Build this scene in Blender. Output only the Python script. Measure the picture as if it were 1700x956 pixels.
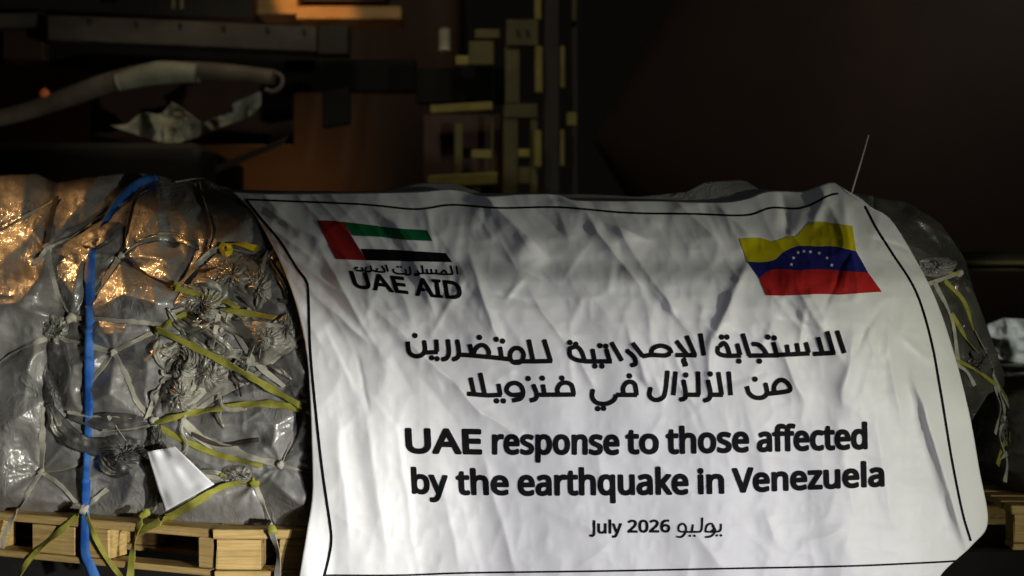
import bpy, bmesh, math, random, json
import numpy as np
from mathutils import Vector
from mathutils.geometry import tessellate_polygon

sc = bpy.context.scene
for _o in list(bpy.data.objects):
    bpy.data.objects.remove(_o)
random.seed(7)
PI = math.pi

# ------------------------------------------------------------------ camera
HC, FPX = 0.84, 50.0 / 36.0 * 1700.0
cam = bpy.data.cameras.new('camera')
cam.lens = 50; cam.sensor_width = 36; cam.clip_end = 400; cam.clip_start = 0.05
cam.dof.use_dof = True; cam.dof.focus_distance = 4.3; cam.dof.aperture_fstop = 1.7
cam_o = bpy.data.objects.new('camera', cam); sc.collection.objects.link(cam_o)
cam_o.location = (0, 0, HC); cam_o.rotation_euler = (PI / 2, 0, 0)
sc.camera = cam_o

# ------------------------------------------------------------------ night sky and lamps
W = bpy.data.worlds.new('World'); sc.world = W; W.use_nodes = True
W.node_tree.nodes['Background'].inputs[0].default_value = (1.0, 0.80, 0.58, 1)
W.node_tree.nodes['Background'].inputs[1].default_value = 0.0028
sc.view_settings.view_transform = 'Standard'; sc.view_settings.look = 'None'
sc.view_settings.exposure = 0.0; sc.view_settings.gamma = 1.0


def lamp(name, kind, loc, target, power, col, size=0.1, angle=60, blend=0.5):
    l = bpy.data.lights.new(name, kind)
    l.energy = power; l.color = col
    if kind == 'SPOT':
        l.spot_size = math.radians(angle); l.spot_blend = blend; l.shadow_soft_size = size
    elif kind == 'POINT':
        l.shadow_soft_size = size
    else:
        l.size = size
    o = bpy.data.objects.new(name, l); sc.collection.objects.link(o)
    o.location = loc
    d = Vector(target) - Vector(loc)
    o.rotation_euler = d.to_track_quat('-Z', 'Y').to_euler()
    return o


lamp('vehicle_headlamp', 'SPOT', (1.9, -0.3, 0.10), (0.25, 4.2, -0.30), 420, (0.86, 0.835, 1.0), 0.06, 36, 1.0)
lamp('work_lamp', 'SPOT', (4.0, 0.6, 0.50), (0.38, 4.3, 0.40), 440, (1.0, 1.0, 0.82), 0.08, 46, 1.0)
lamp('left_fill_lamp', 'SPOT', (1.75, 0.5, 0.40), (-1.30, 4.4, 0.12), 900, (1.0, 0.985, 0.90), 0.06, 25, 1.0)  # added fill, brightens the left of the load and its pallet
lamp('banner_top_fill_lamp', 'SPOT', (0.9, 1.4, 4.6), (0.25, 4.55, 0.95), 28, (0.84, 0.90, 1.0), 0.06, 34, 0.8)  # weak overhead fill added to lift the sloping top of the banner
lamp('sodium_lamp', 'SPOT', (-5.0, 6.3, 3.4), (-1.78, 4.7, 0.90), 560, (1.0, 0.52, 0.19), 0.10, 16, 0.6)
lamp('apron_lamp', 'POINT', (-1.70, 10.05, 1.12), (0, 0, 0), 4.6, (1.0, 0.52, 0.20), 0.1)
lamp('backdrop_fill_lamp', 'SPOT', (-1.0, 5.5, 4.6), (-1.0, 7.6, 1.75), 75, (1.0, 0.88, 0.60), 0.2, 52, 0.7)  # unseen lamp added to light the loader frame and mast
lamp('board_fill_lamp', 'SPOT', (-2.0, 7.3, 3.7), (-1.15, 8.7, 2.5), 150, (1.0, 0.48, 0.14), 0.03, 15, 0.6)  # unseen lamp added above to turn the two boards orange
lamp('nose_fill_lamp', 'SPOT', (0.5, 3.0, 7.0), (3.0, 11.5, 3.0), 420, (1.0, 0.86, 0.72), 0.3, 70, 0.8)  # added so the dark aircraft nose stands out from the sky
lamp('bag_fill_lamp', 'SPOT', (3.6, 3.4, 2.2), (2.40, 6.3, 0.62), 170, (0.95, 1.0, 0.92), 0.05, 15, 0.5)  # added spot that brightens the white bag


# ------------------------------------------------------------------ helpers
def P(px, py, Y):
    """a point at distance Y along the view axis, given photo coordinates"""
    px = np.asarray(px, float); py = np.asarray(py, float); Y = np.asarray(Y, float)
    X = (px - 850.0) / FPX * Y
    Z = HC - (py - 478.0) / FPX * Y
    X, Y, Z = np.broadcast_arrays(X, Y, Z)
    return np.stack([X, Y, Z], -1)


_rng = np.random.RandomState(5)
_tab = _rng.rand(256, 256)


def vnoise(x, y, seed=0):
    x = np.asarray(x, float) + seed * 17.31; y = np.asarray(y, float) + seed * 9.73
    xi = np.floor(x).astype(int); yi = np.floor(y).astype(int)
    fx = x - xi; fy = y - yi
    fx = fx * fx * fx * (fx * (fx * 6 - 15) + 10); fy = fy * fy * fy * (fy * (fy * 6 - 15) + 10)
    a = _tab[xi & 255, yi & 255]; b = _tab[(xi + 1) & 255, yi & 255]
    c = _tab[xi & 255, (yi + 1) & 255]; d = _tab[(xi + 1) & 255, (yi + 1) & 255]
    return (a * (1 - fx) + b * fx) * (1 - fy) + (c * (1 - fx) + d * fx) * fy


def ridged(x, y, seed=0):
    return 1.0 - np.abs(2 * vnoise(x, y, seed) - 1)


def sstep(a, b, x):
    t = np.clip((np.asarray(x, float) - a) / (b - a), 0, 1)
    return t * t * (3 - 2 * t)


def interp(pts, x):
    p = np.array(pts, float)
    return np.interp(x, p[:, 0], p[:, 1])


def catmull(pts, step=4.0):
    p = np.array(pts, float)
    if len(p) == 2:
        n = max(2, int(np.linalg.norm(p[1] - p[0]) / step) + 1)
        t = np.linspace(0, 1, n)[:, None]
        return p[0] * (1 - t) + p[1] * t
    q = np.vstack([2 * p[0] - p[1], p, 2 * p[-1] - p[-2]])
    out = []
    for i in range(1, len(q) - 2):
        n = max(2, int(np.linalg.norm(q[i + 1] - q[i]) / step) + 1)
        t = np.linspace(0, 1, n, endpoint=False)[:, None]
        a, b, c, d = q[i - 1], q[i], q[i + 1], q[i + 2]
        out.append(0.5 * (2 * b + (c - a) * t + (2 * a - 5 * b + 4 * c - d) * t ** 2 + (3 * b - a - 3 * c + d) * t ** 3))
    out.append(p[-1:])
    return np.vstack(out)


def linear(pts, step=4.0):
    p = np.array(pts, float); out = []
    for i in range(len(p) - 1):
        n = max(1, int(round(np.linalg.norm(p[i + 1] - p[i]) / step)))
        t = np.linspace(0, 1, n, endpoint=False)[:, None]
        out.append(p[i] * (1 - t) + p[i + 1] * t)
    out.append(p[-1:])
    return np.vstack(out)


def seg_dist(px, py, segs):
    """distance to the nearest of a set of segments"""
    best = np.full(px.shape, 1e9)
    for (x0, y0, x1, y1) in segs:
        dx, dy = x1 - x0, y1 - y0
        L = dx * dx + dy * dy + 1e-9
        t = np.clip(((px - x0) * dx + (py - y0) * dy) / L, 0, 1)
        d = np.hypot(px - x0 - t * dx, py - y0 - t * dy)
        np.minimum(best, d, out=best)
    return best


def link(name, verts, faces, mat, parent=None, smooth=True):
    me = bpy.data.meshes.new(name)
    me.from_pydata([tuple(map(float, v)) for v in verts], [], [tuple(int(i) for i in f) for f in faces])
    me.materials.append(mat)
    if smooth:
        me.polygons.foreach_set('use_smooth', [True] * len(me.polygons))
    me.update()
    o = bpy.data.objects.new(name, me); sc.collection.objects.link(o)
    if parent is not None:
        o.parent = parent
    return o


def grid_faces(nr, nc, off=0, wrap=False):
    f = []
    for r in range(nr - 1):
        for c in range(nc - 1 if not wrap else nc):
            a = off + r * nc + c; b = off + r * nc + (c + 1) % nc
            f.append((a, b, b + nc, a + nc))
    return f


def tag(o, label=None, cat=None, group=None, kind=None):
    if label: o['label'] = label
    if cat: o['category'] = cat
    if group: o['group'] = group
    if kind: o['kind'] = kind
    return o


def empty(name, loc=(0, 0, 0)):
    o = bpy.data.objects.new(name, None); sc.collection.objects.link(o)
    o.location = loc; o.empty_display_size = 0.1
    return o


def rehang(root, children):
    """children were built in world space: keep them there under a moved root"""
    for c in children:
        c.parent = root
        c.matrix_parent_inverse.identity()
        c.location = c.location - root.location


# ------------------------------------------------------------------ materials
def mat(name, col, rough=0.5, col2=None, scale=8.0, stretch=(1, 1, 1), bump=0.0, bscale=40.0, bstretch=(1, 1, 1),
        metal=0.0, coat=0.0, spec=0.5, detail=5.0, bdist=0.01, rvar=0.0, coatrough=0.12, emit=0, sheen=0, lo=0.35, hi=0.65):
    m = bpy.data.materials.new(name); m.use_nodes = True
    nt = m.node_tree; N = nt.nodes; L = nt.links; b = N['Principled BSDF']
    b.inputs['Base Color'].default_value = (*col, 1)
    b.inputs['Roughness'].default_value = rough
    b.inputs['Metallic'].default_value = metal
    b.inputs['Coat Weight'].default_value = coat
    b.inputs['Coat Roughness'].default_value = coatrough
    b.inputs['Specular IOR Level'].default_value = spec
    tc = N.new('ShaderNodeTexCoord')
    if col2 is not None:
        mp = N.new('ShaderNodeMapping'); mp.inputs['Scale'].default_value = stretch
        L.new(tc.outputs['Object'], mp.inputs[0])
        n = N.new('ShaderNodeTexNoise'); n.inputs['Scale'].default_value = scale; n.inputs['Detail'].default_value = detail
        n.inputs['Roughness'].default_value = 0.6
        L.new(mp.outputs[0], n.inputs['Vector'])
        r = N.new('ShaderNodeValToRGB')
        r.color_ramp.elements[0].position = lo; r.color_ramp.elements[1].position = hi
        r.color_ramp.elements[0].color = (*col, 1); r.color_ramp.elements[1].color = (*col2, 1)
        L.new(n.outputs['Fac'], r.inputs[0]); L.new(r.outputs[0], b.inputs['Base Color'])
        if rvar:
            mr = N.new('ShaderNodeMapRange'); mr.inputs['To Min'].default_value = rough - rvar; mr.inputs['To Max'].default_value = rough + rvar
            mr.inputs['From Min'].default_value = 0.3; mr.inputs['From Max'].default_value = 0.7
            L.new(n.outputs['Fac'], mr.inputs['Value']); L.new(mr.outputs[0], b.inputs['Roughness'])
    if bump:
        mp2 = N.new('ShaderNodeMapping'); mp2.inputs['Scale'].default_value = bstretch
        L.new(tc.outputs['Object'], mp2.inputs[0])
        n2 = N.new('ShaderNodeTexNoise'); n2.inputs['Scale'].default_value = bscale; n2.inputs['Detail'].default_value = 6
        n2.inputs['Roughness'].default_value = 0.6; n2.inputs['Distortion'].default_value = 0.6
        L.new(mp2.outputs[0], n2.inputs['Vector'])
        bp = N.new('ShaderNodeBump'); bp.inputs['Strength'].default_value = bump; bp.inputs['Distance'].default_value = bdist
        L.new(n2.outputs['Fac'], bp.inputs['Height']); L.new(bp.outputs[0], b.inputs['Normal'])
        L.new(bp.outputs[0], b.inputs['Coat Normal'])
    if emit:
        b.inputs['Emission Color'].default_value = (*col, 1); b.inputs['Emission Strength'].default_value = emit
    return m


def film_material(name, c1, c2, rough, coat):
    """plastic sheeting under wrinkled stretch film: creases of several sizes in the gloss"""
    m = mat(name, c1, rough, c2, scale=3.2, spec=0.8, coat=coat, coatrough=0.12, rvar=0.08)
    nt = m.node_tree; N = nt.nodes; L = nt.links; b = N['Principled BSDF']
    b.inputs['Coat IOR'].default_value = 1.7
    tc = N.new('ShaderNodeTexCoord')
    prev = None
    cl = N.new('ShaderNodeTexNoise'); cl.inputs['Scale'].default_value = 4.5; cl.inputs['Detail'].default_value = 2
    L.new(tc.outputs['Object'], cl.inputs['Vector'])
    clr = N.new('ShaderNodeMapRange'); clr.inputs['From Min'].default_value = 0.42; clr.inputs['From Max'].default_value = 0.62
    clr.inputs['To Min'].default_value = 0.10; clr.inputs['To Max'].default_value = 0.55
    L.new(cl.outputs['Fac'], clr.inputs['Value'])
    for (sc_, st, amp, seed) in ((11, (1, 1, 1.7), 0.014, 0), (34, (1.8, 1, 0.8), 0.0065, 3), (95, (0.8, 1, 1.6), 0.0022, 7)):
        mp = N.new('ShaderNodeMapping'); mp.inputs['Scale'].default_value = st; mp.inputs['Location'].default_value = (seed, seed, 0)
        mp.inputs['Rotation'].default_value = (0, 0.5 + seed, 0)
        L.new(tc.outputs['Object'], mp.inputs[0])
        n = N.new('ShaderNodeTexNoise'); n.noise_type = 'RIDGED_MULTIFRACTAL' if hasattr(n, 'noise_type') else n.noise_type
        n.inputs['Scale'].default_value = sc_; n.inputs['Detail'].default_value = 2; n.inputs['Distortion'].default_value = 1.1
        n.normalize = True
        L.new(mp.outputs[0], n.inputs['Vector'])
        bp = N.new('ShaderNodeBump'); bp.inputs['Strength'].default_value = 0.55
        if sc_ < 90: L.new(clr.outputs[0], bp.inputs['Strength'])
        bp.inputs['Distance'].default_value = amp
        L.new(n.outputs['Fac'], bp.inputs['Height'])
        if prev is not None:
            L.new(prev.outputs[0], bp.inputs['Normal'])
        prev = bp
    L.new(prev.outputs[0], b.inputs['Normal']); L.new(prev.outputs[0], b.inputs['Coat Normal'])
    return m


M = {}
M['vinyl'] = mat('white_vinyl', (0.80, 0.80, 0.795), 0.46, (0.74, 0.74, 0.735), scale=5, bump=0.10, bscale=60, bdist=0.004, spec=0.35)
M['print'] = mat('black_print', (0.004, 0.004, 0.005), 0.7, spec=0.12)
M['red'] = mat('red_print', (0.40, 0.018, 0.016), 0.5, spec=0.3)
M['darkred'] = mat('deep_red_print', (0.27, 0.016, 0.016), 0.5, spec=0.3)
M['green'] = mat('green_print', (0.006, 0.125, 0.042), 0.5, spec=0.3)
M['yellow'] = mat('yellow_print', (0.50, 0.42, 0.006), 0.5, spec=0.3)
M['blue'] = mat('blue_print', (0.014, 0.016, 0.13), 0.5, spec=0.3)
M['whiteprint'] = mat('white_print', (0.75, 0.75, 0.78), 0.5)
M['wrap'] = film_material('grey_wrap', (0.145, 0.138, 0.125), (0.30, 0.295, 0.28), 0.5, 0.6)
M['clear'] = film_material('pale_film', (0.17, 0.165, 0.135), (0.27, 0.26, 0.21), 0.5, 0.3)
M['darkfilm'] = film_material('dark_and_shade_film', (0.045, 0.043, 0.040), (0.095, 0.090, 0.082), 0.55, 0.12)  # dark plastic, and the shade in the tuck at far left
M['black'] = mat('near_black_steel', (0.006, 0.0055, 0.005), 0.8, (0.010, 0.009, 0.008), scale=4, spec=0.2)  # plain near-black steel with slight random tone
M['wrapdark'] = film_material('dark_olive_shade_wrap', (0.028, 0.028, 0.024), (0.075, 0.073, 0.062), 0.5, 0.5)  # olive film, toned down to carry shade on the load's right end
M['s_grey'] = mat('grey_webbing', (0.29, 0.275, 0.22), 0.75, (0.42, 0.40, 0.33), scale=30, bump=0.5, bscale=300, bdist=0.002, spec=0.2)
M['s_dark'] = mat('brown_webbing', (0.045, 0.032, 0.022), 0.8, (0.08, 0.06, 0.045), scale=30, bump=0.5, bscale=300, bdist=0.002, spec=0.2)
M['s_yel'] = mat('yellow_webbing', (0.22, 0.21, 0.035), 0.7, (0.33, 0.315, 0.06), scale=25, bump=0.5, bscale=300, bdist=0.002, spec=0.2)
M['s_pale'] = mat('pale_webbing', (0.30, 0.29, 0.25), 0.7, (0.42, 0.41, 0.36), scale=30, bump=0.5, bscale=300, bdist=0.002, spec=0.2)
M['s_blue'] = mat('blue_webbing', (0.008, 0.075, 0.33), 0.65, (0.045, 0.15, 0.42), scale=9, bump=0.5, bscale=260, bdist=0.002, spec=0.3)
M['ribbon'] = mat('yellow_tape', (0.62, 0.47, 0.01), 0.5, (0.5, 0.36, 0.01), scale=20)
M['paper'] = mat('paper', (0.74, 0.74, 0.76), 0.6, (0.66, 0.66, 0.68), scale=9, bump=0.15, bscale=25, bdist=0.006)
M['pine'] = mat('pine_board', (0.58, 0.41, 0.165), 0.68, (0.38, 0.25, 0.09), scale=5, stretch=(1.2, 9, 26), bump=0.5, bscale=22, bstretch=(1.2, 8, 22), bdist=0.004, spec=0.25)
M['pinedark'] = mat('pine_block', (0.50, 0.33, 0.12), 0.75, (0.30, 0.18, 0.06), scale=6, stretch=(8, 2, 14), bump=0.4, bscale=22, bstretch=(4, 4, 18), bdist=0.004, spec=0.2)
M['tarmac'] = mat('tarmac', (0.016, 0.016, 0.016), 0.95, (0.028, 0.027, 0.026), scale=30, bump=0.5, bscale=180, bdist=0.01, spec=0.1)
M['steel'] = mat('worn_steel', (0.12, 0.10, 0.085), 0.55, (0.065, 0.052, 0.045), scale=2.5, stretch=(1, 1, 2), bump=0.2, bscale=20, spec=0.4)
M['darksteel'] = mat('dark_steel', (0.020, 0.017, 0.015), 0.6, (0.034, 0.026, 0.022), scale=3, bump=0.2, bscale=15)
M['olive'] = mat('olive_paint', (0.13, 0.115, 0.040), 0.5, (0.075, 0.065, 0.026), scale=5, bump=0.2, bscale=30)
M['olive2'] = mat('yellow_olive_paint', (0.32, 0.27, 0.075), 0.45, (0.20, 0.165, 0.045), scale=6, bump=0.2, bscale=30)
M['maroon'] = mat('maroon_paint', (0.060, 0.026, 0.018), 0.6, (0.038, 0.018, 0.013), scale=2)
M['hull'] = mat('hull_paint', (0.13, 0.085, 0.058), 0.75, (0.105, 0.068, 0.046), scale=0.9, spec=0.2)
M['nacelle'] = mat('nacelle_paint', (0.085, 0.060, 0.048), 0.6, (0.06, 0.045, 0.038), scale=0.6, spec=0.2)
M['orangewood'] = mat('warm_board', (0.55, 0.34, 0.14), 0.7, (0.42, 0.25, 0.1), scale=4, stretch=(1, 1, 12))
M['sheet'] = mat('pale_sheet', (0.38, 0.37, 0.29), 0.6, (0.25, 0.24, 0.18), scale=6)
M['hose'] = mat('dusty_hose', (0.17, 0.135, 0.10), 0.7, (0.075, 0.058, 0.045), scale=4, bump=0.3, bscale=30)
M['whitebag'] = mat('white_bag', (0.75, 0.77, 0.74), 0.5, (0.55, 0.57, 0.55), scale=8)
M['amber'] = mat('amber_lens', (0.75, 0.18, 0.05), 0.3, emit=0.06)
M['wire'] = mat('wire_metal', (0.35, 0.33, 0.29), 0.5)


# ------------------------------------------------------------------ depth of the load and the banner
def core(px, py):
    t = np.clip((560.0 - py) / 250.0, 0, 1.4)
    Y = 4.20 + 0.60 * t ** 2.1
    Y = Y + 0.035 * sstep(470, 430, py)
    Y = Y + 0.47 * np.clip((640.0 - px) / 640.0, 0, 1.3) ** 1.25
    return Y


def load_right(px):
    return 0.75 * np.clip((px - 1390.0) / 290.0, 0, 1.2) ** 2


CREASES = [  # x0 y0 x1 y1 width_left width_right amp(m)   (in photo units along the cloth)
    (783, 432, 826, 560, 16, 7, 0.020), (800, 318, 895, 414, 40, 9, 0.055), (938, 333, 1066, 394, 26, 8, 0.034),
    (985, 372, 1062, 472, 18, 8, 0.022), (1122, 334, 1190, 396, 16, 7, 0.016), (1192, 340, 1252, 396, 18, 9, 0.016),
    (1050, 335, 1090, 372, 12, 6, 0.010), (1240, 436, 1186, 560, 9, 15, 0.016), (1400, 330, 1424, 470, 16, 9, 0.02),
    (1418, 560, 1398, 660, 10, 14, 0.014), (1470, 540, 1495, 690, 14, 10, 0.012), (1522, 640, 1602, 905, 9, 24, 0.046),
    (1345, 480, 1372, 540, 10, 8, 0.010), (755, 636, 800, 684, 16, 5, 0.016), (800, 684, 868, 728, 14, 5, 0.014),
    (808, 770, 852, 945, 16, 8, 0.013), (610, 500, 760, 640, 20, 10, 0.016), (400, 345, 520, 430, 14, 7, 0.014),
    (440, 345, 600, 440, 16, 7, 0.016), (505, 470, 600, 560, 14, 7, 0.014), (470, 420, 560, 480, 12, 6, 0.012),
    (620, 345, 700, 400, 12, 7, 0.010), (690, 440, 720, 520, 9, 7, 0.010), (655, 365, 720, 440, 14, 8, 0.011),
    (940, 560, 985, 640, 10, 10, 0.010), (1040, 540, 1075, 640, 9, 12, 0.011), (1180, 560, 1178, 640, 8, 9, 0.012),
    (1280, 540, 1330, 660, 9, 9, 0.012), (880, 480, 930, 560, 12, 9, 0.010), (1100, 470, 1120, 520, 9, 8, 0.008),
    (560, 700, 578, 900, 15, 13, 0.011), (608, 690, 640, 900, 15, 12, 0.011), (660, 720, 690, 930, 14, 12, 0.010),
    (735, 800, 760, 940, 14, 10, 0.009), (1150, 880, 1200, 944, 14, 10, 0.010), (1270, 850, 1290, 905, 12, 8, 0.009),
    (1400, 880, 1330, 905, 12, 10, 0.008), (1455, 700, 1480, 860, 14, 12, 0.010), (1390, 700, 1420, 850, 14, 12, 0.008),
    (1100, 690, 1060, 760, 10, 12, 0.007), (985, 730, 1010, 830, 12, 10, 0.006), (1240, 680, 1275, 800, 14, 12, 0.007),
    (1545, 600, 1500, 560, 10, 8, 0.010), (1300, 318, 1305, 385, 9, 14, -0.020), (1372, 308, 1352, 372, 14, 12, 0.020),
    (1012, 905, 960, 940, 12, 10, 0.006), (900, 840, 1010, 890, 14, 10, 0.007),
]

_rc = random.Random(23)
for _i in range(95):
    _y = _rc.uniform(345, 700) if _i < 75 else _rc.uniform(700, 940)
    _x = _rc.uniform(560 if _y > 450 else 640, 1500); _a = math.radians(_rc.gauss(62, 24)) if _rc.random() < .75 else math.radians(_rc.gauss(125, 25))
    _l = _rc.uniform(18, 60); _s = 1.0 if _y < 640 else 0.55
    _w = _rc.uniform(4, 11)
    CREASES.append((_x - math.cos(_a) * _l, _y - math.sin(_a) * _l, _x + math.cos(_a) * _l, _y + math.sin(_a) * _l, _w * _rc.uniform(1, 2.2), _w * .7, 0.7 * _s * _rc.uniform(.003, .0095) * (1 if _rc.random() < .7 else -1)))


def folds(px, py):
    f = np.zeros(np.broadcast(px, py).shape)
    px = np.asarray(px, float); py = np.asarray(py, float)
    bx0, bx1, by0, by1 = px.min(), px.max(), py.min(), py.max()
    for (x0, y0, x1, y1, wl, wr, a) in CREASES:
        dx, dy = x1 - x0, y1 - y0
        pad = 0.3 * math.hypot(dx, dy) + 4.5 * max(wl, wr)
        if max(x0, x1) + pad < bx0 or min(x0, x1) - pad > bx1 or max(y0, y1) + pad < by0 or min(y0, y1) - pad > by1:
            continue
        L = math.hypot(dx, dy); ux, uy = dx / L, dy / L
        wob = 5.0 * (vnoise(px * 0.03, py * 0.03, int(x0) % 13) - 0.5)
        s = (px - x0) * ux + (py - y0) * uy
        d = -(px - x0) * uy + (py - y0) * ux + wob      # >0: below/left of the stroke
        e = sstep(-0.22 * L, 0.22 * L, s) * (1 - sstep(0.78 * L, 1.22 * L, s))
        q = np.where(d > 0, d / wl, -d / wr)
        f += (1.6 - 0.75 * sstep(520, 700, 0.5 * (y0 + y1))) * a * e * np.exp(-np.abs(q) ** 1.25)
    # long soft folds: slanting near the top, upright lower down
    wx = px + 30 * (vnoise(px * 0.006, py * 0.006, 2) - 0.5); wy = py
    diag = (wx * 0.83 - wy * 0.55); dal = (wx * 0.55 + wy * 0.83)
    topm = 1 - sstep(480, 640, py)
    f += topm * 0.036 * (ridged(diag * 0.016, dal * 0.0042, 4) - 0.6)
    f += topm * 0.006 * (ridged(diag * 0.045, dal * 0.010, 6) - 0.5)
    vx = wx * 0.985 - wy * 0.17
    f += (1 - topm) * 0.018 * (vnoise(vx * 0.016, wy * 0.0035, 8) - 0.5)
    f += (0.35 + 0.65 * sstep(1000, 600, px)) * (1 - topm) * 0.006 * (vnoise(vx * 0.036, wy * 0.006, 9) - 0.5)
    # crumple
    f += (0.4 + 0.6 * topm) * 0.0085 * (ridged(px * 0.024 + py * .006, py * 0.019, 11) - 0.5)
    f += (0.5 + 0.5 * topm) * 0.0030 * (ridged(px * 0.06, py * 0.05, 12) - 0.5)
    return f


def banner_depth(px, py):
    px = np.asarray(px, float); py = np.asarray(py, float)
    low = sstep(430, 700, py)
    right = load_right(px) * (1 - 0.72 * low)
    lift = 0.055 + 0.03 * low + 0.05 * sstep(780, 960, py) * sstep(560, 500, px) + 0.02 * sstep(800, 960, py)
    # the top edge is drawn up into a wave near the right corner
    return core(px, py) + right - lift - folds(px, py)


def S(px, py, off=0.0):
    return P(px, py, banner_depth(px, py) - off)


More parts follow.
